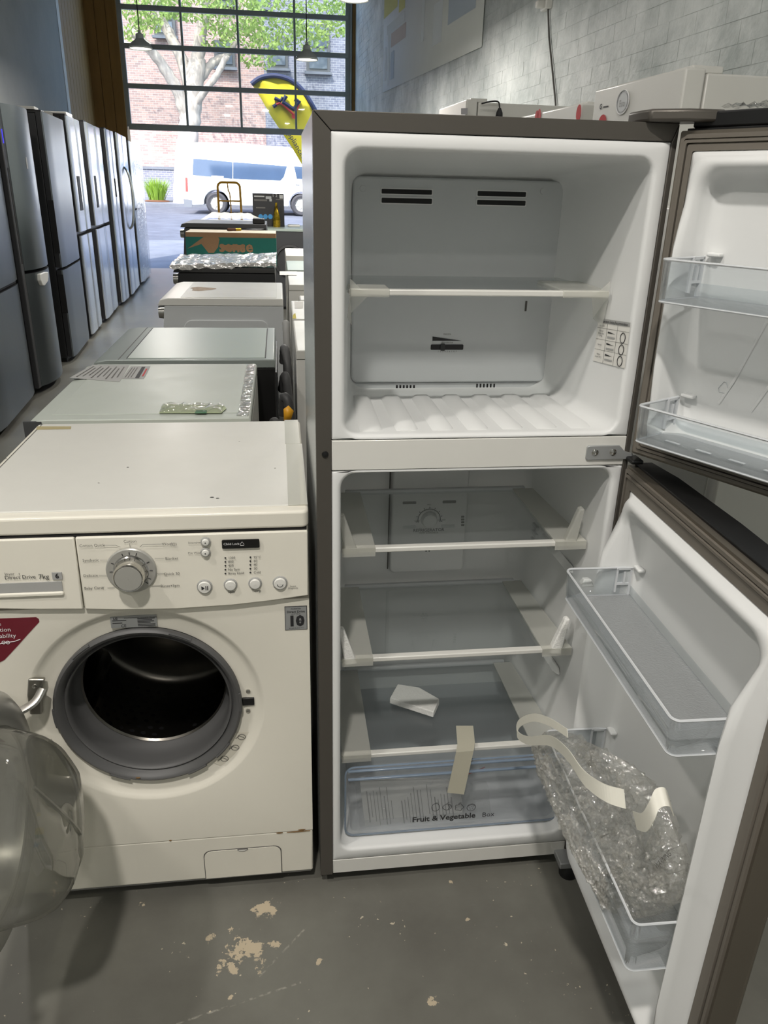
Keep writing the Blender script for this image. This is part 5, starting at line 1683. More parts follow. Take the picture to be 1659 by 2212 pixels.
# ---- round door, swung open to the left
da = R_(90)
hx_, hy_ = -.494, 1.232
dirv = Vector((math.cos(da), -math.sin(da), 0))
dirv = Vector((-math.cos(R_(86)), -math.sin(R_(86)), 0))
dirv = Vector((math.cos(da), -math.sin(da), 0))
nrm = Vector((math.sin(da), math.cos(da), 0))
dctr = Vector((hx_, hy_, .450)) + dirv * .222
DM = Matrix(((dirv.x, nrm.x, 0, dctr.x), (dirv.y, nrm.y, 0, dctr.y), (0, 0, 1, dctr.z), (0, 0, 0, 1)))
dring = obj('door_ring', MB().lathe([(.150, .018), (.158, .024), (.175, .026), (.200, .022), (.213, .010), (.216, -.004), (.210, -.022), (.190, -.036), (.165, -.040), (.150, -.034), (.148, -.01), (.150, .018)], (0, 0, 0), 'y', 64).xf(DM), M['silver_plastic'], wm, angle=60)
tv = []
for rad, h in ((.156, .020), (.152, .026), (.147, .046), (.142, .072), (.136, .094), (.127, .110), (.112, .121), (.090, .127), (.06, .129), (.03, .130), (.0005, .130)):
    tv.append((rad, h))
bm_ = MB().lathe(tv, (0, 0, 0), 'y', 56)
for p in bm_.v:   # slanted drip face: the bowl is deeper below than above
    if p.y > .03:
        k = (p.y - .03) / .10
        p.y -= k * .042 * max(0, p.z) / .15
        p.y += k * .012 * max(0, -p.z) / .15
obj('door_glass', bm_.xf(DM), M['door_bowl'], dring, angle=60, solid=.005)
obj('window_pane', MB().lathe([(.158, -.034), (.10, -.039), (.0005, -.041)], (0, 0, 0), 'y', 48).xf(DM), M['door_bowl'], dring)


def bowl_h(u, z):
    r_ = math.hypot(u, z)
    h = .130
    for (r0, h0), (r1, h1) in zip(tv[:-1], tv[1:]):
        if r1 <= r_ <= r0:
            h = h0 + (h1 - h0) * (r0 - r_) / (r0 - r1 + 1e-9)
    k = max(0, (h - .03) / .10)
    return h - k * .042 * max(0, z) / .15 + k * .012 * max(0, -z) / .15


for pts in ([(-.10, .085), (-.075, .03), (-.05, -.02), (-.028, -.055)], [(.03, .10), (.012, .04), (-.012, -.02), (-.028, -.055)], [(-.028, -.055), (-.02, -.09), (-.01, -.125)]):
    P = spline([Vector((u, bowl_h(u, z) + .003, z)) for u, z in pts], 5)
    obj('glass_ridge', MB().tube([DM @ p for p in P], .0035, 6), M['door_bowl'], dring)
hkp = DM @ Vector((-.205, .012, .07))
obj('door_catch', MB().box(.200, .212, .018, .045, -.02, .02).xf(DM), M['chrome'], dring, bevel=.003)
# ------------------------------------------------------------------ row of fridges along the left wall


def row_frame(A, B):
    A = Vector((A[0], A[1], 0)); B = Vector((B[0], B[1], 0))
    u = (B - A).normalized()
    v = Vector((u.y, -u.x, 0))     # towards the aisle
    return Matrix(((u.x, v.x, 0, A.x), (u.y, v.y, 0, A.y), (0, 0, 1, 0), (0, 0, 0, 1))), (B - A).length


GROUP = 'fridges along the left wall'


def row_fridge(name, label, A, B, h, doors, mat_door, mat_side, depth=.62, bulge=0.0, extras=None):
    Mx, W = row_frame(A, B)
    c = Mx @ Vector((W / 2, -depth / 2, 0))
    t = thing(name, label, 'fridge', (c.x, c.y, 0), GROUP)
    obj('cabinet', MB().box(.004, W - .004, -depth, -.062, .03, h - .012).xf(Mx), M[mat_side], t, bevel=.004)
    obj('plinth', MB().box(.01, W - .01, -depth + .02, -.07, 0, .031).xf(Mx), M['black'], t)
    out = []
    for (u0, u1, z0, z1) in doors:
        n = 9
        sec = [(u0 * W + .003, -.058)]
        for k in range(n):
            q = k / (n - 1)
            uu = u0 * W + .003 + (u1 * W - u0 * W - .006) * q
            edge = .012 * (1 - min(1, min(q, 1 - q) * 9) ** .5)
            sec.append((uu, bulge * math.sin(math.pi * (uu / W)) - edge))
        sec.append((u1 * W - .003, -.058))
        db = obj('door', MB().prism([sec[0]] + [(u_, v_ - .010) for u_, v_ in sec[1:-1]] + [sec[-1]], 'xy', z0 + .003, z1 - .003).xf(Mx), M['fridge_dark_side'], t, angle=30)  # dark door body: shade on the near edges put into the colour
        front_ = sec[1:-1]
        obj('door_skin', MB().prism([(u_ + (.002 if i_ == 0 else 0), v_) for i_, (u_, v_) in enumerate(front_)] + [(u_, v_ - .011) for u_, v_ in reversed(front_)], 'xy', z0 + .003, z1 - .003).xf(Mx), M[mat_door], db, angle=30)
        out.append(db)
    obj('hinge_cover', MB().box(.02, .16, -.12, -.02, h - .013, h + .012).xf(Mx), M['black'], t, bevel=.004)
    return t, out, Mx, W


def add_slot(Mx, u0, u1, z0, z1, parent, v=.001, m='seam_dark', nm='handle_recess', v0=-.02):
    return obj(nm, MB().box(u0, u1, v0, v, z0, z1).xf(Mx), M[m], parent, bevel=0)


t, d, X, W = row_fridge('stainless_fridge', 'plain stainless bottom-freezer fridge beside the rounded steel fridge', (-1.62, 4.55), (-1.69, 5.50), 1.80, [(0, 1, .04, .77), (0, 1, .79, 1.80)], 'stainless', 'fridge_dark_side')
add_slot(X, .02, W - .02, .772, .788, t, -.03)
t, d, X, W = row_fridge('rounded_fridge', 'grey steel fridge with bulging doors and white pocket handle', (-1.69, 5.56), (-1.69, 6.21), 1.83, [(.10, 1, .05, .815), (.10, 1, .83, 1.83)], 'stainless', 'graphite', bulge=.055)
st_ = obj('handle_column', MB().box(.0, .062, -.06, .004, .05, 1.82).xf(X), M['graphite'], t, bevel=.006)
add_slot(X, .028, .05, .88, 1.46, st_, .0055)
obj('display', MB().box(.02, .035, .003, .0055, 1.60, 1.68).xf(X), pm('blue_led', (40, 30, 160), .3, emis=((60, 50, 255), 1.2)), st_)
pk_ = d[0]
hpts = [(.30, .80), (.50, .802), (.60, .795), (.585, .76), (.545, .735), (.40, .715), (.32, .722), (.285, .76)]
obj('pocket_handle', MB().prism([(u * W, z) for u, z in hpts], 'xz', .03, .066).xf(X), M['white_paint'], pk_, bevel=.006)
add_slot(X, .42 * W, .46 * W, 1.46, 1.53, d[1], .0545, 'label_grey', 'badge', .03)
t, d, X, W = row_fridge('stainless_fridge', 'stainless bottom-freezer fridge with dark sides beside the rounded steel fridge', (-1.705, 6.69), (-1.78, 7.62), 1.86, [(0, 1, .04, .735), (0, 1, .75, 1.86)], 'stainless', 'fridge_dark_side')
add_slot(X, -.0, .012, .86, 1.25, d[1], -.012, v0=-.05)
add_slot(X, -.0, .012, .40, .70, d[0], -.012, v0=-.05)
obj('top_papers', MB().box(.0, .16, -.20, -.06, 1.872, 1.892).xf(X), M['white_paint'], t, bevel=.003)
t, d, X, W = row_fridge('french_door_fridge', 'tall bright steel two-over-two fridge with black recessed handle by the dark-sided fridge', (-1.78, 7.74), (-1.83, 8.42), 1.91, [(0, .58, .04, .93), (.58, 1, .04, .93), (0, .58, .96, 1.91), (.58, 1, .96, 1.91)], 'stainless_bright', 'fridge_dark_side')
add_slot(X, .12, .27, 1.14, 1.43, d[2], .004)
obj('top_carton', MB().box(.30, .62, -.26, -.05, 1.913, 1.955).xf(X), M['paper'], t, bevel=.003)
t, d, X, W = row_fridge('french_door_fridge', 'tall bright steel two-over-two fridge with long slanting dark handle recess', (-1.825, 8.66), (-1.90, 9.70), 1.92, [(0, .55, .04, .94), (.55, 1, .04, .94), (0, .55, .97, 1.92), (.55, 1, .97, 1.92)], 'stainless_bright', 'fridge_dark_side')
add_slot(X, .14, .27, 1.14, 1.44, d[2], .004)
t, d, X, W = row_fridge('side_by_side_fridge', 'bright steel side-by-side fridge with a short thin handle slot', (-1.885, 9.92), (-1.905, 10.46), 1.93, [(0, .5, .04, 1.93), (.5, 1, .04, 1.93)], 'stainless_bright', 'fridge_dark_side')
add_slot(X, .33 * W * 1.6, .37 * W * 1.6, 1.22, 1.42, d[1], .004)
t, d, X, W = row_fridge('curved_handle_fridge', 'bright steel side-by-side fridge with long bowed bar handles', (-1.90, 10.66), (-1.98, 11.76), 1.93, [(0, .42, .04, 1.93), (.42, 1, .04, 1.93)], 'stainless_bright', 'fridge_dark_side')
for uu, dd in ((.40, d[0]), (.46, d[1])):
    obj('bar_handle', MB().tube([X @ p for p in spline([Vector((uu * W, -.005, 1.56)), Vector((uu * W, .045, 1.48)), Vector((uu * W, .075, 1.2)), Vector((uu * W, .045, .9)), Vector((uu * W, -.005, .82))], 6)], .014, 8), M['chrome'], dd)
t, d, X, W = row_fridge('wrapped_fridge', 'steel fridge wrapped in clear film at the street end of the row', (-1.985, 12.0), (-2.07, 13.35), 1.90, [(0, 1, .04, 1.02), (0, 1, 1.04, 1.90)], 'stainless_bright', 'fridge_dark_side')
rr = random.Random(4)
gv = [X @ Vector((W * i / 14 + rr.uniform(-.01, .01), .008 + rr.uniform(0, .02), .04 + 1.86 * j / 14)) for j in range(15) for i in range(15)]
obj('film_wrap', MB().add(gv, [(j * 15 + i, j * 15 + i + 1, (j + 1) * 15 + i + 1, (j + 1) * 15 + i) for j in range(14) for i in range(14)]), M['film'], t)


# ------------------------------------------------------------------ middle row of machines facing the aisle (fronts to the left)
def front_loader(name, label, x0, x1, y0, y1, h, mbody, mtop, cat='washing machine', lid=.035, dial=True, group='machines in the middle row', face=-1):
    t = thing(name, label, cat, ((x0 + x1) / 2, (y0 + y1) / 2, 0), group)
    xf, xb = (x0, x1) if face < 0 else (x1, x0)
    s = -face
    body = [(xf + s * .02, .03), (xf + s * .012, h * .8), (xf + s * .03, h - lid), (xb, h - lid), (xb, .03)]
    bd_ = obj('cabinet', MB().prism(body, 'xz', y0 + .004, y1 - .004), M[mbody], t, bevel=.004)
    obj('plinth', MB().box(min(xf + s * .04, xb - s * .01), max(xf + s * .04, xb - s * .01), y0 + .02, y1 - .02, 0, .032), M['black'], t)
    top = [(xf, h - lid + .001), (xf + s * .012, h - .008), (xf + s * .05, h), (xb - s * .004, h), (xb, h - .005), (xb, h - lid + .001)]
    tp = obj('lid', MB().prism(top, 'xz', y0, y1), M[mtop], t, bevel=.003)
    # round door and dial on the front
    yc = (y0 + y1) / 2
    zc = h * .47
    dr = obj('porthole_door', MB().lathe([(.001, xf - s * .0), (.12, xf - s * .002), (.145, xf - s * .03), (.19, xf - s * .03), (.20, xf + s * .012)], (0, yc, zc), 'x', 40), M['rubber'], t)
    for p in dr.data.vertices:
        pass
    if dial:
        obj('dial', MB().lathe([(.0005, xf - s * .022), (.03, xf - s * .022), (.034, xf + s * .012)], (0, y0 + .18, h - .09), 'x', 24), M['chrome'], t)
        obj('display', MB().box(min(xf + s * .004, xf + s * .02), max(xf + s * .004, xf + s * .02), y0 + .28, y0 + .42, h - .115, h - .07), M['black_gloss'], t)
    return t, tp


def top_quad(nm, pts, z, m, parent):
    return obj(nm, quad(*[at(x, y, 'z', z) for x, y in pts]), M[m], parent)


pm('aged_white', (188, 194, 186), .42, var=(6, .05), rvar=.08)
m2, l2 = front_loader('white_washer', 'white washing machine with printed care stickers on top behind the open washer', -.645, -.085, 1.955, 2.61, .85, 'white_paint', 'aged_white')
obj('lid_panel', MB().box(-.585, -.118, 2.0, 2.585, .8492, .8515), M['aged_white'], l2, bevel=.0012)
obj('panel_end', MB().box(-.644, -.60, 1.9535, 1.960, .79, .846), M['graphite'], m2)
ls = .0520 + .8
sA = top_quad('care_sticker', [(150, 816), (258, 825), (279, 789), (200, 788)], .8521, 'label_grey', l2)
sB = top_quad('care_sticker', [(262, 818), (311, 818), (325, 791), (283, 791)], .8521, 'label_grey', l2)


def band(parent, pts, u0, u1, v0, v1, m, z=.8526):
    def q(u, v):
        x = (pts[0][0] * (1 - u) + pts[1][0] * u) * (1 - v) + (pts[3][0] * (1 - u) + pts[2][0] * u) * v
        y = (pts[0][1] * (1 - u) + pts[1][1] * u) * (1 - v) + (pts[3][1] * (1 - u) + pts[2][1] * u) * v
        return at(x, y, 'z', z)
    return obj('printed_line', quad(q(u0, v0), q(u1, v0), q(u1, v1), q(u0, v1)), M[m], parent)


for k in range(9):
    band(sA, [(150, 816), (258, 825), (279, 789), (200, 788)], .08 + .1 * k, .11 + .1 * k, .1 + .08 * (k % 3), .9 - .1 * (k % 2), 'ink_grey')
band(sB, [(262, 818), (311, 818), (325, 791), (283, 791)], .58, .76, .05, .95, 'ink')
band(sB, [(262, 818), (311, 818), (325, 791), (283, 791)], .84, .92, .2, .8, 'ink_red')
for k in range(3):
    band(sB, [(262, 818), (311, 818), (325, 791), (283, 791)], .1 + .13 * k, .14 + .13 * k, .1, .9, 'ink_grey')
# packet lying on the second machine
pq = [at(344, 893, 'z', .8525), at(478, 893, 'z', .8525), at(489, 884, 'z', .8525), at(484, 877, 'z', .8525), at(352, 874, 'z', .8525)]
pk2 = thing('plastic_packet', 'flattened clear packet with a pale green leaflet lying on the white machine', 'packet', pq[0])
obj('leaflet', MB().loft([[(p.x, p.y, .8530) for p in pq], [(p.x, p.y, .8545) for p in pq]]), pm('leaflet_green', (178, 190, 150), .5, var=(30, .2)), pk2)
gp = []
for j in range(7):
    for i in range(15):
        u, v = i / 14, j / 6
        p = (pq[0].lerp(pq[1], u)).lerp(pq[4].lerp(pq[3], u), v)
        gp.append(Vector((p.x, p.y, .8565 + rr.uniform(0, .008) * (0 < i < 14) * (0 < j < 6))))
obj('film_wrap', MB().add(gp, [(j * 15 + i, j * 15 + i + 1, (j + 1) * 15 + i + 1, (j + 1) * 15 + i) for j in range(6) for i in range(14)]), M['film'], pk2, smooth=False)
obj('leaflet_print', quad(*[at(x, y, 'z', .8547) for x, y in ((420, 893), (446, 893), (447, 886), (424, 886))]), M['label_green'], pk2)
obj('edge_tape', MB().box(-.122, -.09, 1.97, 2.60, .8502, .8510), M['film'], l2)

m3, l3 = front_loader('silver_dryer', 'dark machine with a silver trimmed pale top next to the white stickered washer', -.635, -.025, 2.675, 3.32, .85, 'black', 'grey_machine', lid=.03, cat='dryer')
obj('lid_panel', MB().box(-.52, -.06, 2.70, 3.30, .8492, .8518), M['frosted_top'], l3, bevel=.0012)
obj('lid_seam', MB().box(-.548, -.545, 2.68, 3.315, .8496, .8506), M['ink_grey'], l3)
for x0_, x1_, y0_, y1_ in ((-.524, -.520, 2.70, 3.30), (-.52, -.06, 3.30, 3.304), (-.06, -.056, 2.70, 3.30)):
    obj('lid_seam', MB().box(x0_, x1_, y0_, y1_, .8497, .8508), M['ink'], l3)
obj('back_panel', MB().box(-.027, -.02, 2.70, 3.30, .1, .80), M['graphite'], m3)

zz = .90
m4, l4 = front_loader('grey_white_dryer', 'white machine with a brown stain on its top and recessed side panel', -.575, .012, 3.83, 4.50, zz, 'liner_grey', 'white_paint', cat='dryer')
rec = obj('side_recess', MB().prism(rrect(-.46, -.06, .42, .80, .04, 6), 'xz', 3.8255, 3.834), M['liner_grey'], m4, bevel=.003)
obj('side_bead', MB().tube([(-.44, 3.825, .752), (-.10, 3.825, .752), (-.075, 3.825, .74), (-.065, 3.825, .70)], .006, 6), M['white_paint'], rec)
obj('lid_panel', MB().box(-.47, -.02, 3.86, 4.48, zz - .0008, zz + .0015), M['worn_white'], l4, bevel=.001)
sp_ = []
scx = at(437, 624, 'z', zz + .002)
for k in range(22):
    t_ = 2 * math.pi * k / 22
    q = 1 + .18 * math.sin(3 * t_ + 1) + rr.uniform(-.08, .08)
    sp_.append((scx.x + .062 * q * math.cos(t_), scx.y + .075 * q * math.sin(t_), zz + .0022))
stn = MB().add(sp_ + [(scx.x, scx.y, zz + .0022)], [(k, (k + 1) % 22, 22) for k in range(22)])
obj('brown_stain', stn, pm('stain', (98, 66, 46), .7, var=(45, .35), col2=(206, 186, 160)), l4)

# black machine under crinkled film
zb_ = .945
m5, l5 = front_loader('black_machine', 'black machine under crinkled silvery plastic film', -.625, -.03, 4.86, 5.40, zb_, 'black', 'black_gloss', cat='washing machine')
gv = []
nx, ny = 26, 10
for j in range(ny + 1):
    for i in range(nx + 1):
        u, v = i / nx, j / ny
        gv.append(Vector((-.64 + .62 * u, 4.845 + .56 * v, zb_ + .004 + .022 * u + .012 * v + rr.uniform(0, .012))))
for i in range(nx + 1):
    gv.append(Vector((-.64 + .62 * i / nx, 4.842, zb_ - .012 + .022 * i / nx + rr.uniform(-.012, .006))))
fs_ = [(j * (nx + 1) + i, j * (nx + 1) + i + 1, (j + 1) * (nx + 1) + i + 1, (j + 1) * (nx + 1) + i) for j in range(ny) for i in range(nx)]
o_ = (ny + 1) * (nx + 1)
fs_ += [(i, i + 1, o_ + i + 1, o_ + i) for i in range(nx)]
pm('foil_film', (206, 204, 200), .18, .55, bump=(30, .8), var=(20, .2))
obj('film_wrap', MB().add(gv, fs_), M['foil_film'], m5, smooth=False)

# machine carrying the teal carton
m6, l6 = front_loader('white_washer', 'white machine carrying the long teal and brown carton', -.665, -.035, 5.72, 6.38, .85, 'white_paint', 'white_paint')
CY0 = 5.95
ca, cb2 = at(400, 503, 'y', CY0), at(596, 503, 'y', CY0)
ct = thing('teal_carton', 'long teal and brown cardboard carton with a torn front standing on a machine', 'box', ((ca.x + cb2.x) / 2, CY0 + .17, .85))
hz_ = (ca.z + cb2.z) / 2
obj('carton', MB().box(ca.x, cb2.x, CY0, CY0 + .36, .851, hz_), M['cardboard'], ct, bevel=.003)
obj('printed_band', MB().box(ca.x - .0006, cb2.x + .0006, CY0 - .0014, CY0 + .36, .852, at(500, 513, 'y', CY0).z), M['teal_print'], ct)
obj('carton_top', MB().box(ca.x + .001, cb2.x - .001, CY0 + .001, CY0 + .359, hz_ - .0005, hz_ + .0012), M['cardboard_pale'], ct)
yt = CY0 - .0022
tear = [(405, 537), (441, 511), (455, 503), (466, 503), (474, 517), (471, 534), (462, 546), (450, 546), (443, 537), (435, 527)]
obj('torn_patch', MB().prism([(at(x, y, 'y', yt).x, at(x, y, 'y', yt).z) for x, y in tear], 'xz', yt, CY0 + .002), M['cardboard'], ct)
text('sense', .108, M['cardboard'], ct, at(473, 533, 'y', yt), XD, ZD, 'LEFT', off=.0012, bold=.003)
obj('torn_patch', MB().prism([(at(x, y, 'y', yt).x, at(x, y, 'y', yt).z) for x, y in ((478, 541), (478, 529), (522, 529), (530, 536), (522, 541))], 'xz', yt - .001, CY0 + .002), M['cardboard'], ct)
# long knife-like tool on the carton
k0, k1 = at(491, 496, 'z', hz_ + .012), at(570, 495, 'z', hz_ + .012)
kn = thing('pointed_tool', 'tool with brown handle, brass collar and pointed blade on the teal carton', 'tool', k0)
kd = (k1 - k0)
L_ = lambda f_: k0 + kd * f_
obj('handle', MB().tube([L_(0), L_(.03), L_(.15), L_(.22)], [.008, .012, .010, .011], 10), M['dirt_brown'], kn)
obj('collar', MB().tube([L_(.22), L_(.36)], .0105, 10), M['gold_foil'], kn)
obj('blade', MB().tube([L_(.36), L_(.52), L_(.54), L_(.7), L_(1.0)], [.005, .005, .016, .018, .003], 8, flat=.25), M['graphite'], kn)
kz = hz_ + .0013
# grey tall machine behind the carton
gy0 = 6.56
ga, gb2 = at(389, 486, 'y', gy0), at(575, 480, 'y', gy0)
m7, l7 = front_loader('graphite_machine', 'tall graphite machine behind the teal carton', ga.x, gb2.x, gy0, gy0 + .62, (ga.z + gb2.z) / 2, 'graphite', 'graphite')
bx_ = at(560, 486, 'y', gy0 + .06)
hz7 = (ga.z + gb2.z) / 2
tag(obj('black_case', MB().box(bx_.x - .05, bx_.x + .045, gy0 + .02, gy0 + .12, hz7 + .0005, hz7 + .04), M['black'], bevel=.006), 'small black case on the end of the graphite machine', 'case')
# white machine under film further back
wy0 = 8.3
wa, wb2 = at(432, 477, 'y', wy0), at(560, 477, 'y', wy0)
m8, l8 = front_loader('wrapped_white_machine', 'white machine under clear film behind the graphite machine', wa.x, wb2.x, wy0, wy0 + .64, wa.z - .01, 'white_paint', 'white_paint')
gv = []
for j in range(9):
    for i in range(19):
        u, v = i / 18, j / 8
        e = min(1, 5 * min(u, 1 - u) + .15)
        gv.append(Vector((wa.x + (wb2.x - wa.x) * u, wy0 - .01 + .66 * v, wa.z - .006 + .075 * e * math.sin(math.pi * min(.999, .12 + .76 * v)) * .9 + rr.uniform(0, .014))))
obj('film_wrap', MB().add(gv, [(j * 19 + i, j * 19 + i + 1, (j + 1) * 19 + i + 1, (j + 1) * 19 + i) for j in range(8) for i in range(18)]), M['tape_clear'], m8, smooth=False)

# ------------------------------------------------------------------ second column, backs to the hoses
G2 = 'machines in the second column'


def flat_top(name, label, px_nl, px_fl, z, w, m='white_paint', lip=.035, mt='worn_white'):
    a, b2 = at(*px_nl, 'z', z), at(*px_fl, 'z', z)
    x = min(a.x, b2.x)
    x = max(x, .05)
    t, l = front_loader(name, label, x, x + w, a.y, b2.y, z, m, mt, lid=lip, group=G2, face=1)
    return t, l


r1, lr1 = flat_top('white_washer', 'white machine whose overhanging top stands just behind the open fridge', (637, 757), (626, 692), .85, .56)
obj('lid_panel', MB().box(.105, .56, at(637, 750, 'z', .85).y, at(626, 695, 'z', .85).y, .8492, .8515), M['frosted_top'], lr1, bevel=.001)
r2, lr2 = flat_top('white_washer', 'white machine with a yellow mark on its top behind the open fridge', (628, 689), (623, 650), .85, .56)
top_quad('yellow_mark', [(632, 688), (640, 688), (638, 676), (633, 680)], .8508, 'yellow_flag', lr2)
top_quad('pale_label', [(637, 666), (655, 666), (655, 651), (636, 652)], .8508, 'paper', lr2)
r4, lr4 = flat_top('white_washer', 'white machine with a curled sheet and a yellow edge on top in the second column', (611, 615), (603, 586), .85, .56)
top_quad('curled_sheet', [(604, 594), (641, 594), (641, 586), (604, 586)], .853, 'paper', lr4)
r5, lr5 = flat_top('white_washer', 'white machine with frosted top between two others in the second column', (612, 583), (607, 563), .85, .56, mt='frosted_top')
r6, lr6 = flat_top('white_washer', 'white machine with its thick lid propped up in the second column', (601, 552), (599, 536), .87, .56, lip=.06)
# small white box between them
sb = at(645, 638, 'z', .80)
tag(obj('white_box', MB().box(sb.x, sb.x + .3, sb.y - .2, sb.y, .55, .80), M['white_paint'], bevel=.01), 'white box in the gap between machines of the second column', 'box')
obj_box = bpy.data.objects['white_box']
tag(obj('box_stand', MB().box(sb.x + .02, sb.x + .28, sb.y - .18, sb.y - .02, 0, .5495), M['graphite']), 'dark stand under the white box in the second column', 'stand')
# dark machine at the far end of the column, with the black carton and gold bottle on it
dy0 = 9.7
dz = at(600, 494, 'y', dy0).z
dxa = at(597, 494, 'y', dy0).x
m9 = thing('dark_front_loader', 'dark machine with a pale top carrying the gold bottle', 'washing machine', (dxa + .3, dy0 + .4, 0), G2)
obj('cabinet', MB().box(dxa - .32, dxa + .62, dy0, dy0 + .9, .03, dz - .03), M['graphite'], m9, bevel=.005)
obj('plinth', MB().box(dxa - .3, dxa + .6, dy0 + .02, dy0 + .88, 0, .03), M['black'], m9)
obj('lid', MB().box(dxa - .33, dxa + .63, dy0 - .008, dy0 + .91, dz - .03, dz), M['frosted_top'], m9, bevel=.004)
dcx_ = at(622, 532, 'y', dy0)
obj('porthole', MB().lathe([(.19, dy0 + .001), (.185, dy0 - .02), (.16, dy0 - .024), (.15, dy0 - .004), (.0005, dy0 - .002)], (dcx_.x + .02, 0, dz - .36), 'y', 36), M['rubber'], m9)
bc = at(598, 491, 'z', dz)
gbt = thing('gold_bottle', 'bottle wrapped in gold foil standing on the dark machine', 'bottle', (bc.x, bc.y + .05, dz))
obj('bottle', MB().lathe([(.0005, 0), (.042, 0), (.046, .02), (.046, .09), (.040, .12), (.030, .16), (.020, .21), (.014, .25), (.014, .275), (.0005, .278)], (bc.x, bc.y + .05, dz), 'z', 14), M['gold_foil'], gbt, smooth=False)
obj('foil_fold', MB().add([(bc.x - .012, bc.y + .0, dz + .24), (bc.x + .012, bc.y + .0, dz + .25), (bc.x + .045, bc.y - .004, dz + .08), (bc.x - .04, bc.y - .004, dz + .085)], [(0, 1, 2), (0, 2, 3)]), M['gold_foil'], gbt, solid=.003)
# black carton with printing
ky = 10.15
ka, kb = at(547, 474, 'y', ky), at(613, 419, 'y', ky)
kt = thing('black_carton', 'black printed carton with three blue discs standing behind the gold bottle', 'box', ((ka.x + kb.x) / 2, ky + .1, dz))
obj('carton', MB().box(ka.x, kb.x, ky, ky + .2, dz + .0005, kb.z), M['ink'], kt, bevel=.003)
yk = ky - .0015
for (x0_, y0_, x1_, y1_, mm) in ((549, 425.5, 571, 423, 'label_grey'), (549, 434, 577, 431, 'ink_grey'), (553, 450, 573, 447.5, 'ink_grey'), (574, 430, 586, 424, 'label_silver'), (582, 435, 587, 430, 'label_silver'), (604, 429, 611, 421, 'label_grey'), (596, 431.5, 612, 430.5, 'ink_grey')):
    a, b2 = at(x0_, y0_, 'y', yk), at(x1_, y1_, 'y', yk)
    obj('print_block', MB().box(a.x, b2.x, yk, ky, a.z, b2.z), M[mm], kt)
for px in (563, 573.5, 584):
    c = at(px, 468, 'y', yk)
    obj('blue_disc', MB().lathe([(.0005, yk - .0006), (.026, yk - .0006), (.028, yk + .001)], (c.x, 0, max(c.z, dz + .03)), 'y', 24), M['blue_print'], kt)
text('1 2 1', .05, M['label_grey'], kt, at(597, 423, 'y', yk), XD, ZD, off=.001)
# flat white parcel on the same machine
wpz = at(632, 484, 'y', 10.3)
tag(obj('white_parcel', MB().box(wpz.x - .06, wpz.x + .09, 10.2, 10.4, dz + .0005, dz + .022), M['paper'], bevel=.006), 'small flat white parcel beside the gold bottle', 'parcel')

# ------------------------------------------------------------------ yellow hand truck near the doorway
hy = 13.0
hb0, hb1 = at(467, 460, 'y', hy), at(519, 460, 'y', hy)
htop = at(492, 394, 'y', hy).z
hk = thing('hand_truck', 'yellow steel hand truck standing near the street door', 'hand truck', ((hb0.x + hb1.x) / 2, hy, 0))
xa_, xb_ = at(470, 400, 'y', hy).x, at(518, 400, 'y', hy).x
rad = .07
arcp = [(xa_ - .005, hy, .1), (xa_, hy, htop - rad)] + [(xa_ + rad - rad * math.cos(t_), hy, htop - rad + rad * math.sin(t_)) for t_ in [R_(15 * k) for k in range(1, 7)]] + \
       [(xb_ - rad + rad * math.sin(t_), hy, htop - rad + rad * math.cos(t_)) for t_ in [R_(15 * k) for k in range(0, 6)]] + [(xb_, hy, htop - rad), (xb_ + .02, hy, .1)]
obj('frame', MB().tube(arcp, .018, 8), M['orange_steel'], hk)
xm_ = (xa_ + xb_) / 2 - .02
zbar = at(492, 434, 'y', hy).z
obj('centre_bar', MB().tube(spline([(xm_, hy, htop), (xm_ + .01, hy, htop - .12), (xm_ + .035, hy, zbar), (xm_ + .04, hy, .1)], 4), .010, 8), M['orange_steel'], hk)
for z_ in (zbar, .62, .30):
    obj('cross_bar', MB().tube([(xa_ - .002, hy, z_), (xb_ + .01, hy, z_)], .012, 8), M['orange_steel'], hk)
obj('toe_plate', MB().box(xa_ - .03, xb_ + .05, hy - .22, hy + .01, .012, .022), M['orange_steel'], hk, bevel=.003)
obj('axle', MB().tube([(xa_ - .08, hy + .06, .12), (xb_ + .1, hy + .06, .12)], .012, 8), M['graphite'], hk)
for x_ in (xa_ - .08, xb_ + .1):
    obj('wheel', MB().lathe([(.03, x_ - .03), (.09, x_ - .03), (.12, x_ - .02), (.12, x_ + .02), (.09, x_ + .03), (.03, x_ + .03)], (0, hy + .06, .12), 'x', 24), M['tyre'], hk)
for x_ in (xa_, xb_):
    obj('strut', MB().tube([(x_, hy, .1), (x_, hy + .06, .12), (x_, hy, .25)], .01, 6), M['orange_steel'], hk)

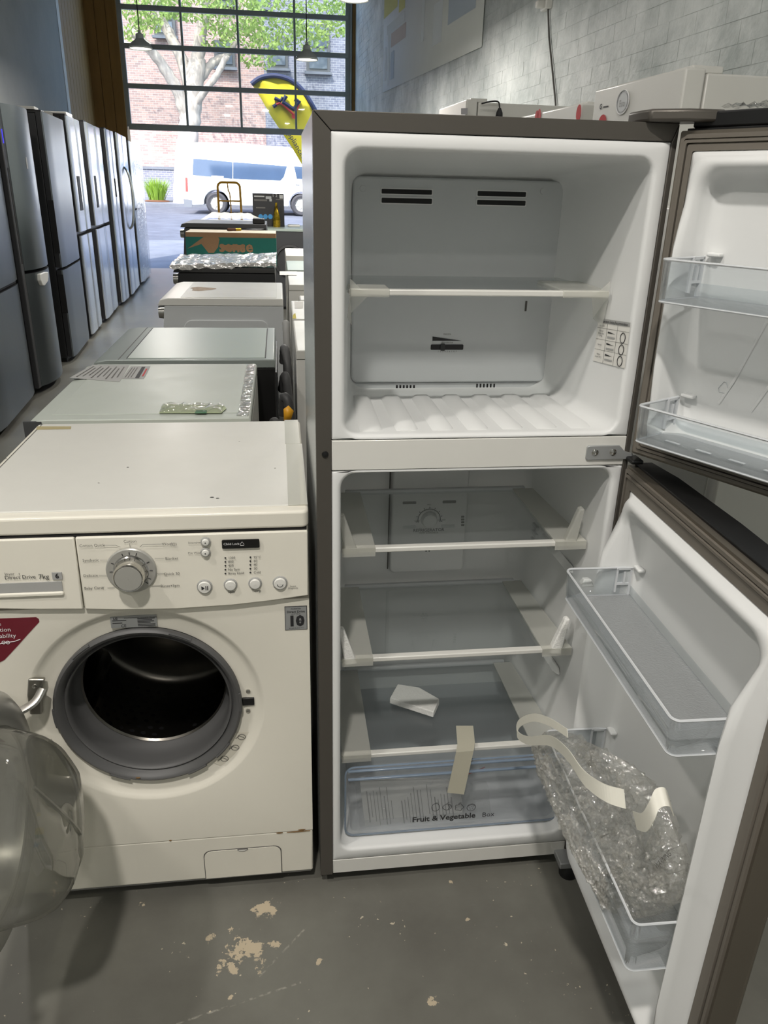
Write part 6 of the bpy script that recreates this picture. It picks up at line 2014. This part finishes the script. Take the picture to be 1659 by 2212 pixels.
# ------------------------------------------------------------------ hoses and cords hanging between the columns
HG = 'hoses behind the machines'
hoses = [([(.004, 2.85, .70), (.018, 2.80, .76), (.03, 2.78, .6), (.022, 2.76, .3), (.02, 2.78, .02)], .016, 'grey drain hose hanging behind the silver topped dryer', 'hose_grey'),
         ([(.012, 3.05, .76), (.018, 3.02, .82), (.028, 2.95, .72), (.03, 2.92, .3), (.03, 2.9, .02)], .016, 'bent grey drain hose hooked over behind the silver topped dryer', 'hose_grey'),
         ([(.005, 2.30, .76), (.012, 2.28, .82), (.028, 2.26, .74), (.03, 2.25, .3), (.03, 2.27, .02)], .014, 'dark hose hanging in the gap behind the white stickered washer', 'rubber'),
         ([(-.03, 2.20, .70), (-.02, 2.16, .78), (.0, 2.14, .70), (.005, 2.13, .3), (.0, 2.1, .02)], .012, 'black hose running down beside the white stickered washer', 'rubber'),
         ([(.03, 3.55, .75), (.028, 3.5, .84), (.030, 3.45, .72), (.036, 3.42, .4), (.03, 3.4, .02)], .015, 'pale hose beside the machine with the brown stain', 'label_grey'),
         ([(-.05, 2.04, .60), (-.03, 2.03, .66), (-.012, 2.02, .58), (-.01, 2.03, .2), (-.015, 2.04, .02)], .007, 'thin black cord beside the white stickered washer', 'black')]
for pts, r_, lb, mm in hoses:
    P = [p - Vector((.008, 0, 0)) for p in spline(pts, 8)]
    o = tag(obj('drain_hose', MB().tube(P, [r_ * (1 + (.10 if i % 2 else 0)) for i in range(len(P))], 10), M[mm]), lb, 'hose', HG)
oc = at(622, 888, 'y', 2.12)
tag(obj('orange_tag', MB().add([(oc.x - .012, 2.12, oc.z - .03), (oc.x + .006, 2.12, oc.z - .03), (oc.x + .016, 2.12, oc.z + .0), (oc.x + .002, 2.12, oc.z + .016), (oc.x - .012, 2.12, oc.z + .006)], [(0, 1, 2, 3, 4)]), M['orange_steel'], solid=.002), 'orange cable tag hanging among the hoses', 'tag')

# ------------------------------------------------------------------ white fridges along the right-hand wall (fronts to the left)
G3 = 'white fridges along the right wall'
kx = -.05


def side_fridge(label, x, y0, y1, h, depth=.64, name='white_fridge', m='white_paint', side=None, group=G3):
    dx = kx * (y1 - y0)
    P = lambda u, v, z: Vector((x + dx * u + v, y0 + (y1 - y0) * u + v * .05, z))
    t = thing(name, label, 'fridge', (x + depth / 2, (y0 + y1) / 2, 0), group)

    def bx(u0, u1, v0, v1, z0, z1):
        return MB().add([P(u0, v0, z0), P(u1, v0, z0), P(u1, v1, z0), P(u0, v1, z0), P(u0, v0, z1), P(u1, v0, z1), P(u1, v1, z1), P(u0, v1, z1)],
                        [(0, 3, 2, 1), (4, 5, 6, 7), (0, 1, 5, 4), (1, 2, 6, 5), (2, 3, 7, 6), (3, 0, 4, 7)])
    obj('cabinet', bx(.01, .99, .075, depth, .03, h - .012), M[side or m], t, bevel=.006)
    obj('plinth', bx(.03, .97, .1, depth - .02, 0, .031), M['black'], t)
    d1 = obj('door', bx(0, 1, 0, .068, .06, .60), M[m], t, bevel=.008, seg=3)
    d2 = obj('door', bx(0, 1, 0, .068, .61, h), M[m], t, bevel=.008, seg=3)
    obj('hinge_cover', bx(.02, .2, .03, .13, h - .013, h + .008), M[m], t, bevel=.004)
    return t, d1, d2, P


wf1, _, wd2, P1 = side_fridge('big white fridge with a round foil sticker on its door near the wall', 1.20, 2.47, 3.10, 1.752)
wl_, wo = Vector((0, -1, 0)), None


def door_pt(px, py, P, off=.0015):
    # meet the slanted front plane of a side fridge
    A, B = P(0, -off, 0), P(1, -off, 0)
    nn = Vector((B.y - A.y, -(B.x - A.x), 0))
    d = CX_ * ((px - IW / 2) / CF) + CD_ * ((py - IH / 2) / CF) + CF_
    return CO + d * ((A - CO).dot(nn) / d.dot(nn))


c = door_pt(1346, 221, P1)
ring = []
uA = (P1(1, 0, 0) - P1(0, 0, 0)).normalized()
for rad_, mm, nm, off in ((.036, 'label_silver', 'round_sticker', .0015), (.029, 'liner_grey', 'sticker_centre', .0022)):
    obj(nm, MB().add([c + uA * rad_ * math.cos(t_) * 1.25 + Vector((-off, 0, rad_ * math.sin(t_))) for t_ in [k * math.pi / 14 for k in range(28)]], [tuple(range(28))]), M[mm], wd2)
obj('sticker_rim', MB().tube([c + uA * .037 * math.cos(t_) * 1.25 + Vector((-.002, 0, .037 * math.sin(t_))) for t_ in [k * math.pi / 14 for k in range(28)]], .002, 5, True), M['ink_white'], wd2)
text('Eco', .03, M['label_grey'], wd2, c + Vector((-.003, 0, -.004)), -uA, (0, 0, 1), off=.001)
c2 = door_pt(1306, 232, P1)
text('G  brand'[0:1], .024, M['ink'], wd2, door_pt(1298, 231, P1), -uA, (0, 0, 1), off=.001, bold=.001)
obj('brand_print', MB().add([door_pt(1303, 233, P1), door_pt(1314, 231, P1), door_pt(1314, 228, P1), door_pt(1303, 230, P1)], [(0, 1, 2, 3)]), M['ink'], wd2)
c3 = door_pt(1302, 258, P1)
obj('red_sticker', MB().add([c3 + uA * .028 * math.cos(t_) * 1.2 + Vector((-.001, 0, .028 * math.sin(t_) - .012)) for t_ in [k * math.pi / 10 for k in range(20)]], [tuple(range(20))]), M['ink_red'], wd2)
wf2, _, wd3, P2 = side_fridge('white fridge with red stickers standing next to the big white fridge', 1.17, 3.24, 4.02, 1.722)
for (px, py) in ((1251, 238), (1165, 246), (1160, 249)):
    c = door_pt(px, py, P2)
    obj('red_sticker', MB().add([c + uA * .02 * math.cos(t_) * 1.2 + Vector((-.001, 0, .03 * math.sin(t_) - .01)) for t_ in [k * math.pi / 8 for k in range(16)]], [tuple(range(16))]), M['ink_red'], wd3)
gp0 = at(1262, 211, 'y', 3.16)
wf3, _, wd4, P3 = side_fridge('white fridge with a black plug dangling on its side further along the wall', 1.10, 4.96, 5.62, 1.885)
# plug and cord hanging down the near side of that fridge
ps = [at(1040, 224, 'y', 4.94), at(1062, 219, 'y', 4.93), at(1076, 220, 'y', 4.93), at(1079, 230, 'y', 4.93), at(1079, 240, 'y', 4.93)]
pc = thing('power_plug', 'black power plug on its cord hanging on the side of the white fridge', 'plug', ps[-1])
obj('cord', MB().tube(spline(ps, 6), .0045, 6), M['ink'], pc)
obj('plug_body', MB().lathe([(.0005, .018), (.008, .016), (.019, -.008), (.021, -.028), (.016, -.036), (.0005, -.036)], ps[-1], 'z', 14), M['ink'], pc)
add_ = door_pt(1003, 238, P3)
obj('display', MB().add([door_pt(996, 247, P3), door_pt(1010, 247, P3), door_pt(1010, 233, P3), door_pt(996, 234, P3)], [(0, 1, 2, 3)]), M['ink'], wd4)
# the neighbour of the open fridge, front towards the room
nf = thing('white_fridge', 'white fridge standing close beside the open fridge behind its swung doors', 'fridge', (1.12, 1.62, 0))
nx0 = at(1540, 1080, 'y', 1.33).x
obj('cabinet', MB().box(nx0 + .005, nx0 + .53, 1.37, 1.93, .03, 1.38), M['white_paint'], nf, bevel=.005)
obj('door', MB().box(nx0, nx0 + .535, 1.33, 1.366, .06, .45), M['white_paint'], nf, bevel=.006)
obj('door', MB().box(nx0, nx0 + .535, 1.33, 1.366, .456, 1.39), M['white_paint'], nf, bevel=.006)
obj('plinth', MB().box(nx0 + .02, nx0 + .51, 1.39, 1.9, 0, .031), M['black'], nf)
